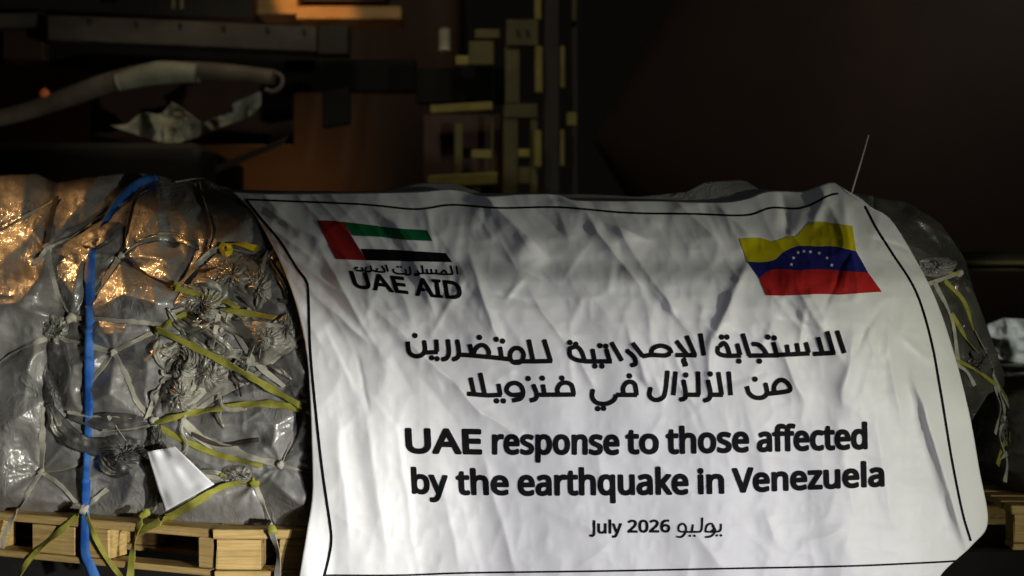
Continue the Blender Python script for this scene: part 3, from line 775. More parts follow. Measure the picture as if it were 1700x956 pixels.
def flat_strip(name, pts, w, m, off=0.0030, closed_caps=False, step=2.0, curved=True):
    c = catmull(pts, step) if curved else linear(pts, step)
    T = np.gradient(c, axis=0); T /= np.linalg.norm(T, axis=1)[:, None] + 1e-9
    nx, ny = -T[:, 1] * w / 2, T[:, 0] * w / 2
    V = np.concatenate([S(c[:, 0] - nx, c[:, 1] - ny, off), S(c[:, 0] + nx, c[:, 1] + ny, off)])
    n = len(c)
    return link(name, V, [(i, i + 1, n + i + 1, n + i) for i in range(n - 1)], M[m], banner)


flat_strip('printed_border', [(408, 331), (460, 333), (600, 339), (690, 347), (750, 340), (830, 345), (930, 344), (1040, 353), (1150, 355), (1238, 357), (1280, 345), (1330, 345), (1375, 325), (1392, 321)], 3.2, 'print')
flat_strip('printed_border', [(408, 331), (436, 366), (466, 402), (492, 444), (508, 466), (512, 490), (515, 580), (525, 690), (535, 780), (548, 870), (550, 898), (546, 925), (538, 958)], 4.2, 'print')
flat_strip('printed_border', [(1436, 342), (1456, 380), (1480, 418), (1520, 482), (1545, 560), (1562, 650), (1580, 760), (1598, 850), (1612, 898)], 3.6, 'print')
flat_strip('printed_border', [(538, 955), (660, 955), (780, 951), (1000, 948), (1200, 944), (1400, 940), (1540, 934), (1592, 931)], 3.0, 'print')


def patch(name, topl, botl, m, off=0.0032, n=None, parent=banner):
    n = n or max(16, int(np.linalg.norm(np.array(topl[-1]) - np.array(topl[0])) / 1.6))
    a, b = resample(topl, n), resample(botl, n)
    k = max(6, int(np.linalg.norm(a - b, axis=1).max() / 1.6))
    V = []
    for i in range(k):
        t = i / (k - 1); q = a * (1 - t) + b * t
        V.append(S(q[:, 0], q[:, 1], off))
    return link(name, np.array(V).reshape(-1, 3), grid_faces(k, n), M[m], parent)


# flag with red, green, white and black bars
f1 = empty('printed_flag'); f1.parent = banner
patch('red_bar', [(526, 366), (545, 366), (570, 368)], [(558, 430), (580, 431), (608, 432)], 'darkred', parent=f1)
patch('green_bar', [(570, 368), (620, 374), (660, 379), (709, 382)], [(586, 391), (630, 393), (675, 398), (718, 400)], 'green', parent=f1)
patch('black_bar', [(599, 413), (640, 414), (690, 417), (740, 420)], [(608, 432), (650, 433), (700, 434), (751, 435)], 'print', parent=f1)
# tricolour with an arc of stars
f2 = empty('printed_flag'); f2.parent = banner
Y0 = [(1227, 396), (1260, 394.5), (1283, 400), (1306, 393), (1322, 391), (1343, 371), (1364, 368), (1395, 372), (1415, 375)]
Y1 = [(1241, 434), (1265, 435), (1286, 431), (1301, 418), (1322, 409), (1340, 408), (1359, 409), (1385, 409), (1421.5, 417)]
Y2 = [(1260.5, 462), (1272, 452), (1286, 447), (1305, 447), (1327, 448.5), (1350, 447), (1369, 447), (1405, 450), (1441, 452)]
Y3 = [(1272, 490), (1290, 490.5), (1306, 490.5), (1330, 489.5), (1359, 488), (1380, 488.5), (1395, 489), (1430, 486.5), (1464, 484)]
patch('yellow_band', Y0, Y1, 'yellow', parent=f2)
patch('blue_band', Y1, Y2, 'blue', parent=f2)
patch('red_band', Y2, Y3, 'red', parent=f2)
for (x, y) in [(1314, 439), (1317.5, 428), (1325, 419), (1334.5, 417), (1345.5, 418), (1360, 420), (1373, 428), (1381, 440)]:
    pts = [(x + (3.4 if i % 2 == 0 else 1.5) * math.sin(i * PI / 5), y - (3.4 if i % 2 == 0 else 1.5) * math.cos(i * PI / 5)) for i in range(10)]
    V = np.vstack([S([x], [y],   .0044), S([p[0] for p in pts], [p[1] for p in pts],   .0044)])
    link('star', V, [(0, i + 1, (i + 1) % 10 + 1) for i in range(10)], M['whiteprint'], f2)

# ---- Latin lettering: outlines laid flat, thickened, then laid on the cloth
GLYPHS = json.loads('{"0":[459,[[419,287,419,253,417,221,414,191,409,163,395,112,376,70,349,37,316,12,276,-3,229,-8,170,1,122,27,86,70,60,129,51,163,44,201,41,243,39,287,40,332,44,373,50,411,58,446,83,504,119,547,167,573,229,581,287,573,335,547,372,504,399,446,408,411,414,373,418,332],[110,287,111,249,113,215,116,184,121,156,137,111,159,78,190,59,229,52,268,59,298,78,320,110,336,156,341,184,345,215,347,249,348,287,347,325,345,359,341,390,336,417,320,463,298,495,268,515,229,521,190,515,159,495,137,463,121,417,116,390,113,359,111,325]]],"2":[459,[[417,0,38,0,38,59,188,210,228,251,261,287,287,320,306,353,318,387,322,424,315,466,294,496,261,514,221,520,181,517,147,506,115,489,83,466,45,513,68,531,94,548,122,561,153,572,186,578,221,581,270,576,313,562,347,540,372,510,388,472,394,428,389,385,375,344,353,305,324,267,288,227,247,185,128,67,128,64,417,64]]],"6":[459,[[44,245,46,294,51,342,60,389,75,433,95,474,121,510,155,539,196,562,246,576,306,581,344,579,377,573,377,513,344,520,308,523,257,518,216,504,183,483,158,454,139,419,127,380,119,337,115,291,119,291,133,309,150,326,170,339,194,350,223,356,255,358,302,353,342,338,375,313,400,279,416,236,421,184,415,129,399,82,372,44,336,15,291,-2,239,-8,199,-4,163,7,130,26,101,54,77,89,59,133,48,185],[238,51,284,59,320,84,343,125,351,184,344,233,324,271,289,295,241,303,205,299,175,287,150,270,131,248,119,223,115,198,117,172,123,146,133,121,146,99,164,79,185,64,210,55]]],"A":[513,[[437,0,368,177,141,177,73,0,0,0,224,575,289,575,512,0],[282,415,274,438,263,473,255,500,247,468,238,438,230,415,165,241,346,241]]],"D":[586,[[536,292,534,246,528,203,516,165,501,131,481,100,457,74,430,51,399,33,364,18,325,8,283,2,237,0,78,0,78,573,254,573,296,571,335,565,371,555,404,540,434,523,460,501,483,475,502,446,517,413,528,377,534,336],[460,289,459,326,454,359,446,388,435,415,404,457,361,487,308,505,244,511,150,511,150,62,228,62,282,65,329,76,369,94,402,119,428,151,446,190,457,236]]],"E":[446,[[398,0,78,0,78,573,398,573,398,509,150,509,150,330,383,330,383,268,150,268,150,63,398,63]]],"I":[272,[[239,0,32,0,32,42,99,57,99,515,32,531,32,573,239,573,239,531,172,515,172,57,239,42]]],"J":[219,[[-3,-152,-37,-150,-63,-142,-63,-81,-35,-87,-5,-89,15,-87,33,-81,50,-70,63,-53,71,-29,74,3,74,573,146,573,146,9,141,-42,128,-82,105,-113,75,-135,39,-148]]],"U":[586,[[513,202,507,146,489,95,459,52,416,20,389,8,360,-1,327,-6,290,-8,240,-4,196,7,159,25,128,50,104,82,86,118,76,158,72,204,72,573,144,573,144,201,154,139,182,93,228,64,294,55,342,59,379,73,407,96,427,126,438,161,442,202,442,573,513,573]]],"V":[481,[[481,573,277,0,204,0,0,573,75,573,204,205,220,160,231,119,241,80,250,119,262,161,277,207,405,573]]],"a":[450,[[231,437,268,435,299,428,326,418,347,403,376,358,385,293,385,0,334,0,320,61,317,61,298,40,279,22,258,9,234,-1,206,-6,172,-8,136,-5,103,6,75,23,55,48,41,80,37,119,50,176,87,219,116,234,152,245,194,253,243,257,316,259,316,285,310,330,293,359,265,375,227,380,194,378,163,370,106,347,84,400,115,414,151,426,190,434],[252,208,184,200,141,182,118,155,110,119,115,87,132,66,157,53,188,49,238,56,279,79,306,117,315,172,315,210]]],"b":[493,[[139,461,138,410,135,373,139,373,161,398,189,419,226,432,272,437,310,434,344,423,374,406,401,381,422,350,437,312,446,267,449,215,448,180,444,147,437,118,427,91,400,48,365,17,322,-2,272,-8,226,-3,189,10,161,31,139,55,133,55,119,0,68,0,68,609,139,609],[260,379,219,374,188,361,165,339,150,308,142,268,139,217,139,214,140,177,145,144,153,116,165,93,202,61,261,51,312,61,348,93,360,117,369,145,374,178,376,216,374,254,369,287,360,315,348,338,311,368]]],"c":[385,[[241,-8,187,-2,139,15,99,45,69,87,58,114,50,143,46,176,44,213,46,250,51,284,59,315,71,342,102,385,142,415,191,432,245,438,278,436,309,431,336,424,358,415,337,356,292,370,244,376,204,371,172,358,148,335,131,303,120,263,117,213,120,166,131,126,148,94,172,71,202,58,240,53,273,55,302,60,351,78,351,15,328,5,304,-2,275,-7]]],"d":[493,[[221,-8,182,-5,148,6,118,23,92,48,71,79,56,117,47,162,44,214,47,266,56,311,71,350,93,381,119,406,149,424,183,434,221,438,253,436,280,429,303,420,323,407,354,374,359,374,356,405,354,438,354,609,425,609,425,0,368,0,358,58,354,58,323,24,303,11,279,1,252,-6],[232,51,290,60,328,88,348,135,355,200,355,213,354,251,349,284,340,313,329,336,291,369,231,379,181,368,146,334,133,309,124,281,119,249,117,213,119,176,124,144,133,116,146,93,181,61]]],"e":[453,[[234,438,286,432,329,414,364,385,390,346,406,299,411,244,411,201,117,201,127,137,154,90,197,62,254,52,293,54,327,60,359,69,392,82,392,20,359,8,327,-1,292,-6,251,-8,194,-2,143,17,101,48,70,91,59,117,51,146,46,177,44,212,46,246,50,277,57,306,68,333,96,378,134,411,181,431],[233,380,188,372,154,348,130,309,119,257,338,257,335,292,326,322,312,346,292,364,266,376]]],"f":[276,[[266,375,158,375,158,0,87,0,87,375,12,375,12,408,87,432,87,457,92,507,104,547,124,577,152,597,186,609,227,613,274,609,310,599,292,544,262,552,228,556,197,550,175,532,162,502,158,458,158,430,266,430]]],"h":[496,[[139,431,138,399,135,370,140,370,155,391,174,407,196,420,221,429,247,435,273,437,321,433,360,421,391,400,413,370,426,330,431,280,431,0,361,0,361,275,355,321,338,353,308,372,265,379,222,374,189,360,166,338,150,308,142,269,139,222,139,0,68,0,68,609,139,609]]],"i":[207,[[139,430,139,0,68,0,68,430],[104,591,119,588,133,580,142,566,145,546,142,526,133,512,119,504,104,501,88,504,75,512,66,526,63,546,66,566,75,580,88,588]]],"k":[428,[[138,291,137,257,135,221,138,221,152,240,172,264,189,285,326,430,409,430,235,246,421,0,336,0,187,200,138,158,138,0,68,0,68,609,138,609]]],"l":[207,[[139,0,68,0,68,609,139,609]]],"n":[496,[[275,438,311,436,343,429,369,417,391,401,409,379,421,352,428,319,431,280,431,0,361,0,361,275,355,321,338,353,308,372,265,379,204,368,166,338,146,289,139,223,139,0,68,0,68,430,125,430,136,371,140,371,156,392,175,409,198,422,222,431,248,436]]],"o":[485,[[442,216,438,165,428,121,411,82,388,51,359,25,324,7,285,-4,241,-8,200,-4,163,7,129,25,100,51,77,82,59,121,48,165,44,216,46,250,50,282,58,310,68,336,97,380,137,412,186,431,244,438,299,431,347,412,387,380,417,336,428,310,436,282,440,250],[117,216,120,169,130,128,147,95,172,71,203,56,243,51,282,56,314,71,339,95,356,128,366,169,369,216,365,263,355,303,338,335,314,359,282,374,242,379,185,368,147,335,134,311,124,284,119,252]]],"p":[493,[[273,438,310,434,344,424,374,407,401,383,422,351,437,313,446,268,449,216,448,181,444,148,437,119,427,93,401,49,365,17,322,-2,272,-8,241,-6,213,1,190,11,170,24,139,55,134,55,137,20,139,-16,139,-192,68,-192,68,430,126,430,136,371,139,371,170,405,189,419,213,429,240,436],[260,379,221,374,190,362,167,342,152,313,142,275,139,229,139,216,142,167,150,126,165,93,188,70,220,55,261,51,297,56,326,72,348,98,364,131,373,171,376,217,374,252,369,283,360,310,348,334,311,367]]],"q":[493,[[354,-9,355,25,358,58,354,58,332,32,303,11,266,-3,219,-8,182,-5,148,6,119,23,93,48,71,79,56,117,47,162,44,214,46,249,50,282,57,311,67,338,93,381,129,413,172,432,221,438,267,433,304,419,333,397,355,371,358,371,369,430,425,430,425,-192,354,-192],[233,51,272,55,304,67,327,87,342,116,352,153,355,199,355,213,354,252,348,285,340,314,328,337,290,369,231,379,181,368,145,334,133,309,124,281,119,249,117,213,119,176,124,145,133,117,146,93,182,61]]],"r":[331,[[269,438,295,437,319,433,310,368,287,372,264,374,240,371,217,363,195,351,176,334,161,313,149,289,141,261,139,229,139,0,68,0,68,430,126,430,134,351,137,351,152,374,170,395,191,413,214,426,240,435]]],"s":[384,[[348,119,343,80,327,49,302,24,268,6,226,-4,176,-8,135,-6,99,-1,68,8,42,19,42,83,70,71,104,60,141,52,178,49,224,53,256,66,274,86,280,112,271,141,259,154,239,167,212,180,174,196,135,212,103,228,76,245,57,266,45,292,41,324,52,372,85,408,109,421,137,430,168,436,202,438,240,436,275,430,308,421,339,409,315,353,258,372,228,378,197,380,159,377,131,366,114,350,108,328,111,312,119,298,133,286,154,274,219,246,257,231,289,215,314,197,333,176,344,150]]],"t":[290,[[212,50,245,53,272,59,272,5,240,-4,200,-8,167,-5,138,4,112,20,91,44,78,79,74,125,74,375,13,375,13,409,75,437,103,528,144,528,144,430,269,430,269,375,144,375,144,127,149,93,163,69,185,54]]],"u":[496,[[427,430,427,0,370,0,359,57,356,57,340,36,321,20,298,8,273,-1,247,-6,220,-8,173,-4,134,8,103,29,81,59,68,99,63,148,63,430,135,430,135,153,141,108,158,76,188,57,230,51,273,55,306,69,330,91,345,121,354,160,357,206,357,430]]],"y":[409,[[1,430,76,430,169,185,184,144,196,105,205,68,209,68,224,121,245,186,333,430,409,430,224,-59,207,-97,188,-130,165,-156,138,-176,106,-188,67,-192,34,-190,9,-186,9,-130,30,-133,56,-135,79,-132,99,-126,116,-114,130,-99,152,-59,174,-2]]],"z":[377,[[346,0,31,0,31,47,262,375,45,375,45,430,340,430,340,377,112,55,346,55]]]}')


def flat_mesh(polys):
    cu = bpy.data.curves.new('outline', 'CURVE'); cu.dimensions = '2D'; cu.fill_mode = 'BOTH'
    for p in polys:
        s = cu.splines.new('POLY'); s.points.add(len(p) - 1); s.use_cyclic_u = True
        for i, (x, y) in enumerate(p):
            s.points[i].co = (x * .01, -y * .01, 0, 1)
    o = bpy.data.objects.new('outline', cu); sc.collection.objects.link(o)
    dg = bpy.context.evaluated_depsgraph_get(); dg.update()
    me = bpy.data.meshes.new_from_object(o.evaluated_get(dg))
    bm = bmesh.new(); bm.from_mesh(me)
    bpy.data.objects.remove(o); bpy.data.curves.remove(cu); bpy.data.meshes.remove(me)
    for _ in range(4):
        es = [e for e in bm.edges if e.calc_length() > 0.07]
        if not es: break
        bmesh.ops.subdivide_edges(bm, edges=es, cuts=1)
    bmesh.ops.triangulate(bm, faces=bm.faces[:])
    bm.verts.index_update()
    V = np.array([(v.co.x * 100, -v.co.y * 100) for v in bm.verts]); F = [tuple(v.index for v in f.verts) for f in bm.faces]
    bm.free()
    return V, F


def word(txt, p0, p1, cap, bold, track=0.0):
    """txt from p0 to p1 along its baseline; cap = the vector of one capital height"""
    x = 0; polys = []; xmin, xmax = 1e9, -1e9
    for ch in txt:
        adv, cs = GLYPHS[ch]
        for c in cs:
            q = [(c[i] + x, c[i + 1]) for i in range(0, len(c), 2)]
            xmin = min(xmin, min(a for a, b in q)); xmax = max(xmax, max(a for a, b in q)); polys.append(q)
        x += adv + track
    ax = np.array(p1, float) - np.array(p0, float)
    L = np.linalg.norm(ax); ax /= L
    p0b = np.array(p0, float) + ax * bold; sx = (L - 2 * bold) / (xmax - xmin)
    cap = np.array(cap, float); ch_ = np.linalg.norm(cap); capu = cap * ((ch_ - 2 * bold) / ch_) / 573.0
    base = p0b + cap / ch_ * bold
    PL = [[tuple(base + ax * sx * (a - xmin) + capu * b) for a, b in q] for q in polys]
    V, F = flat_mesh(PL)
    P3 = [S(V[:, 0], V[:, 1], .0024)]; FF = list(F); off = len(V)
    R2 = []; RF = []
    for q in PL:
        n = len(q)
        for i in range(n):
            a = np.array(q[i]); b = np.array(q[(i + 1) % n]); d = b - a; l = np.linalg.norm(d)
            if l < 1e-4: continue
            nn = np.array([-d[1], d[0]]) / l * bold
            k = max(1, int(l / 7))
            for j in range(k):
                s0, s1 = a + d * j / k, a + d * (j + 1) / k
                RF.append(tuple(off + len(R2) + z for z in range(4))); R2 += [s0 - nn, s1 - nn, s1 + nn, s0 + nn]
            RF.append(tuple(off + len(R2) + z for z in range(8)))
            R2 += [a + bold * np.array([math.cos(z * PI / 4), math.sin(z * PI / 4)]) for z in range(8)]
    R2 = np.array(R2); P3.append(S(R2[:, 0], R2[:, 1], .0028))
    return link('printed_word', np.vstack(P3), FF + RF, M['print'], banner, smooth=False)


word('UAE', (674, 753), (801, 755), (-2, -43), 2.6)
word('response', (817, 755), (1029, 755.5), (0, -44), 2.3)
word('to', (1039, 754.5), (1094.5, 754), (-1, -44), 2.3)
word('those', (1106, 754.5), (1244.5, 751), (-1, -45), 2.3)
word('affected', (1257, 751), (1441, 746), (-1, -44), 2.3)
word('by', (684, 820), (745, 822), (-2, -43), 2.3)
word('the', (758, 822), (846, 822.5), (-2, -43), 2.3)
word('earthquake', (860, 823.5), (1144, 821.5), (-1, -45), 2.3)
word('in', (1159, 821), (1203, 820), (-1, -43), 2.3)
word('Venezuela', (1216, 819), (1469, 808), (-1, -42), 2.3)
word('July', (979, 886), (1033, 886), (0, -22.5), 0.95)
word('2026', (1042, 884.5), (1113, 884), (0, -21.5), 0.95)
word('UAE', (588, 478), (679, 488.5), (-9, -29), 1.5)
word('AID', (690, 491), (769, 498), (-5, -31), 1.5)


# ---- Arabic lettering: pen strokes
def pen(strokes, w, tr):
    V = []; F = []; n0 = 0
    for st in strokes:
        pts = [tr(*p) for p in st]
        if len(pts) == 1:
            x, y = pts[0]; r = w * 0.62
            c = [(x, y)] + [(x + r * math.cos(i * PI / 5), y + r * math.sin(i * PI / 5)) for i in range(10)]
            V.append(S([p[0] for p in c], [p[1] for p in c], .0030))
            F += [(n0, n0 + 1 + i, n0 + 1 + (i + 1) % 10) for i in range(10)]; n0 += 11
            continue
        c = catmull(pts, 2.5) if len(pts) > 2 else linear(pts, 3.0)
        T = np.gradient(c, axis=0); T /= np.linalg.norm(T, axis=1)[:, None] + 1e-9
        nx, ny = -T[:, 1] * w / 2, T[:, 0] * w / 2
        n = len(c)
        V.append(S(c[:, 0] - nx, c[:, 1] - ny, .0029)); V.append(S(c[:, 0] + nx, c[:, 1] + ny, .0029))
        F += [(n0 + i, n0 + i + 1, n0 + n + i + 1, n0 + n + i) for i in range(n - 1)]; n0 += 2 * n
        for i in range(1, n - 1, 2):   # round joins inside the stroke
            x, y = c[i]; r = w * 0.5
            q = [(x + r * math.cos(z * PI / 4), y + r * math.sin(z * PI / 4)) for z in range(8)]
            V.append(S([p[0] for p in q], [p[1] for p in q], .0027)); F.append(tuple(n0 + z for z in range(8))); n0 += 8
    return link('printed_word', np.vstack(V), F, M['print'], banner, smooth=False)


za = lambda x, y: (640 + x / 4.146, 530 + y / 4.146)
zb = lambda x, y: (1030 + x / 4.048, 520 + y / 4.048)
WA = 7.7
pen([[(1092, 140), (1138, 288)], [(1148, 287), (1030, 290)], [(986, 140), (1018, 290)], [(1030, 290), (940, 290), (880, 296)],
     [(940, 288), (952, 245), (930, 205), (890, 200), (862, 228), (860, 272), (885, 297), (925, 297), (942, 280)],
     [(862, 276), (790, 268), (700, 258)], [(788, 190), (800, 266)], [(763, 138)], [(806, 150)],
     [(704, 260), (712, 225), (690, 188), (655, 178), (620, 205), (602, 250)], [(712, 260), (602, 250), (520, 244)], [(580, 172), (600, 248)], [(647, 125)],
     [(494, 142), (506, 222), (497, 262), (462, 278)], [(430, 140), (437, 230), (420, 268), (388, 277)],
     [(350, 140), (355, 224)], [(360, 225), (272, 229)], [(318, 265)], [(355, 272)],
     [(266, 148), (272, 210), (250, 246), (205, 254), (168, 232), (156, 190), (153, 152)], [(203, 112)]], WA, za)
pen([[(1262, 205), (1310, 188), (1345, 215), (1372, 284)], [(1268, 200), (1272, 250), (1318, 280), (1400, 290)], [(1270, 160)], [(1310, 172)],
     [(1370, 290), (1560, 290)], [(1425, 205), (1440, 288)], [(1442, 322)], [(1490, 322)], [(1520, 205), (1545, 290)], [(1477, 182)], [(1517, 186)], [(1555, 160), (1628, 285)],
     [(1660, 212), (1712, 262), (1722, 305), (1690, 318)]], WA, za)
pen([[(82, 200), (150, 288)], [(148, 289), (212, 280), (300, 284), (334, 270)], [(206, 280), (218, 238), (270, 218), (326, 236), (344, 270)],
     [(376, 186), (446, 276)], [(372, 281), (512, 283)], [(445, 152), (502, 282)], [(440, 312), (424, 316), (428, 330), (444, 332)], [(452, 340), (418, 346)], [(538, 136), (562, 284)]], WA, zb)
pen([[(668, 222), (694, 200), (718, 226), (736, 282)], [(658, 222), (655, 262), (700, 284), (812, 285)], [(680, 160)], [(716, 160)],
     [(785, 205), (806, 282)], [(797, 322)], [(822, 138), (868, 285)], [(862, 285), (1064, 283)], [(886, 206), (930, 212), (962, 242), (986, 280)], [(935, 322)],
     [(1028, 195), (1052, 278)], [(992, 160)], [(1034, 166)], [(1062, 280), (1272, 270)], [(1118, 212), (1128, 272)], [(1185, 202), (1198, 270)], [(1246, 196), (1266, 266)],
     [(1328, 162), (1360, 268)], [(1296, 274), (1445, 266)], [(1390, 122), (1432, 266)], [(1456, 118), (1506, 268)]], WA, zb)
pen([[(1036, 540), (1034, 490), (1060, 456), (1096, 450), (1132, 480), (1140, 516), (1090, 530), (985, 542)],
     [(975, 470), (986, 536), (955, 566), (905, 566), (866, 538), (850, 490)], [(905, 443)]], WA, zb)
pen([[(728, 392), (742, 552)], [(658, 396), (682, 548)], [(690, 548), (600, 548)], [(588, 450), (606, 535), (595, 575), (560, 588)], [(604, 408)],
     [(522, 392), (526, 548)], [(534, 548), (440, 548)], [(424, 450), (440, 540), (432, 572), (400, 582)], [(440, 415)], [(372, 392), (356, 552)],
     [(318, 388), (300, 535), (275, 574), (230, 582), (196, 552), (204, 500)]], WA, zb)
pen([[(1642, 516), (1636, 476), (1656, 440), (1690, 430), (1716, 448), (1726, 490), (1728, 524)], [(1732, 521), (1590, 520)], [(1680, 390)],
     [(1590, 520), (1572, 556), (1520, 582), (1455, 574), (1424, 536), (1428, 484)], [(1462, 615)], [(1502, 613)]], WA, za)
pen([[(1190, 516), (1184, 480), (1206, 445), (1240, 436), (1278, 450), (1292, 488), (1296, 520)], [(1306, 518), (1060, 520)], [(1215, 405)],
     [(1084, 450), (1096, 520)], [(1080, 406)], [(1018, 450), (1042, 515), (1032, 548), (994, 560)], [(983, 408)],
     [(944, 516), (870, 520), (834, 490), (850, 452), (892, 438), (932, 458), (948, 505), (930, 545), (872, 560)],
     [(778, 445), (792, 520)], [(800, 520), (700, 524)], [(765, 562)], [(812, 562)], [(652, 370), (684, 518)], [(586, 402), (610, 512)], [(562, 512), (700, 524)]], WA, za)
zc = lambda x, y: (1000 + x / 2.576, 690 + y / 2.576)
pen([[(508, 462), (504, 492), (470, 497), (440, 496)], [(508, 512)], [(490, 512)], [(440, 497), (448, 470), (468, 462), (478, 480), (466, 498)], [(470, 470), (484, 490), (468, 514), (440, 520)],
     [(428, 436), (424, 490), (400, 497), (360, 497)], [(388, 465), (384, 495)], [(395, 514)], [(375, 514)],
     [(360, 497), (330, 494), (328, 472), (346, 462), (358, 476), (356, 500), (340, 518), (318, 518)]], 3.3, zc)
# small line over the logo
zd = lambda x, y: (360 + x / 2.812, 300 + y / 2.812)
pen([[(1118, 398), (1124, 436)], [(1092, 396), (1102, 436)], [(1104, 436), (1050, 436), (1010, 432)], [(1076, 436), (1062, 418), (1046, 434)], [(1024, 414), (1028, 434)], [(1000, 412), (1005, 432)], [(980, 412), (985, 432)],
     [(1010, 434), (960, 432), (920, 436)], [(958, 395), (964, 432)], [(936, 418), (944, 438), (920, 440)], [(900, 400), (906, 436)], [(906, 436), (880, 440)],
     [(880, 412), (882, 432), (846, 434), (826, 424), (824, 410)], [(846, 402)], [(860, 402)],
     [(790, 392), (800, 424)], [(770, 396), (784, 424), (740, 424)], [(752, 408), (742, 422), (728, 418)], [(716, 396), (722, 420), (690, 424)], [(700, 402), (690, 420)], [(676, 404), (682, 420), (650, 418)], [(660, 408), (650, 404), (644, 416)]], 3.0, zd)


# ------------------------------------------------------------------ pallets
def pallet(name_label, group, o, ang, L, D, blocks, zt=0.146, deck=None):
    """o: front left ground corner; built from deck boards, blocks and bottom boards"""
    root = empty('wooden_pallet', o); root.rotation_euler = (0, 0, ang)
    tag(root, name_label, 'pallet', group)

    def part(n, x0, x1, y0, y1, z0, z1, m):
        bm = box_world(x0, x1, y0, y1, z0, z1, 0.003)
        for v in bm.verts:
            v.co += Vector((random.uniform(-1, 1), random.uniform(-1, 1), random.uniform(-1, 1))) * 0.0015
        return bm_link(n, bm, M[m], root)
    part('deck_board', -0.01, L + .01, 0.0, 0.09, zt - .026, zt, 'pine')
    y = 0.12
    while y < D - 0.05:
        part('deck_board', -0.01, L + .01, y, y + .09, zt - .026, zt, 'pine'); y += 0.12
    for (a, b) in blocks:
        for yy in (0.006, D / 2, D - .1):
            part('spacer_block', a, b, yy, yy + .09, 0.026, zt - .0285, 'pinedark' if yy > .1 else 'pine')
    for yy in (0.002, D / 2, D - .1):
        part('bottom_board', -.005, L, yy, yy + .09, 0.004, 0.0235, 'pine')
    return root


dol = empty('cargo_dolly', (0, 5.4, -0.5))
tag(dol, 'low dark steel cargo dolly carrying the pallets in the shadow', 'dolly')
_k = [bm_link('dolly_deck', box_world(-2.4, 2.9, 4.75, 6.2, -0.14, -0.0315, .01), M['black'], dol)]
for wx in (-1.9, -0.4, 1.1, 2.4):
    bm = bmesh.new(); bmesh.ops.create_cone(bm, segments=28, radius1=.19, radius2=.19, depth=.12, cap_ends=True)
    bmesh.ops.bevel(bm, geom=[e for e in bm.edges if len(e.link_faces) == 2 and e.calc_face_angle(0) > 1], offset=.02, segments=2, affect='EDGES')
    for v in bm.verts: v.co = Vector((wx + v.co.x, 5.0 + v.co.z, -0.305 + v.co.y))
    _k.append(bm_link('wheel', bm, M['darksteel'], dol, True))
rehang(dol, _k)
G_ = 'wooden pallets under the cargo'
pa = P(-120, 900, 4.715); pb = P(356, 900, 4.26)
angA = math.atan2(pb[1] - pa[1], pb[0] - pa[0]); LA = math.hypot(pb[0] - pa[0], pb[1] - pa[1])
fx = lambda px: (px + 120) / 476.0 * LA
pallet('wooden pallet under the left end of the load, crossed by the blue strap', G_, (pa[0], pa[1], -0.030), angA, LA - 0.012, 0.5,
       [(fx(-60), fx(0)), (fx(62), fx(134)), (fx(150), fx(190)), (fx(330), fx(354))])
x0 = (358 - 850) / FPX * 4.24
pallet('wooden pallet with knotted block ends directly left of the white banner', G_, (x0, 4.24, -0.028), 0, 2.05, 1.3, [(0.0, .135), (.19, .30), (.9, 1.04), (1.7, 1.84)])
x1 = (1684 - 850) / FPX * 4.70
pallet('wooden pallet corner showing at the right edge beyond the banner', G_, (x1, 4.70, -0.029), -0.05, 1.1, 1.0, [(0.0, .13), (.45, .58), (.95, 1.08)], zt=0.148)


bm = bmesh.new(); bmesh.ops.create_cube(bm, size=2)
bmesh.ops.subdivide_edges(bm, edges=bm.edges[:], cuts=22, use_grid_fill=True)
for v in bm.verts:
    p = v.co.copy(); q = 5.0
    r = (abs(p.x) ** q + abs(p.y) ** q + abs(p.z) ** q) ** (1 / q)
    p = p / r
    n = float(vnoise(p.x * 2.2 + p.y * 1.3 + 7, p.z * 2.6 + p.y, 61)) + .4 * float(ridged(p.x * 6 + p.y * 3 + 9, p.z * 7 + p.y * 2, 62))
    p *= 0.93 + 0.10 * n
    v.co = Vector((2.22 + p.x * .56, 5.22 + p.y * .46, 0.119 + (p.z + 1) * .215 if p.z > -0.9 else 0.119 + max(0, p.z + 1) * .1))
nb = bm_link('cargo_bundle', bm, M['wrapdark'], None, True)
tag(nb, 'low dark wrapped bundle on the pallet at the right edge', 'cargo')


# ------------------------------------------------------------------ behind the load, in the dark
def slab(name, x0, y0, x1, y1, Y, depth, m, parent=None, bev=0.006, dy=0.0):
    """box filling a photo rectangle at distance Y; dy tilts its right end (photo units)"""
    a = P(x0, y1, Y); b = P(x1, y0, Y)
    bm = box_world(a[0], b[0], Y, Y + depth, a[2], b[2], bev)
    if dy:
        k = dy / FPX * Y
        for v in bm.verts:
            v.co.z -= k * (v.co.x - a[0]) / (b[0] - a[0])
    return bm_link(name, bm, M[m], parent)


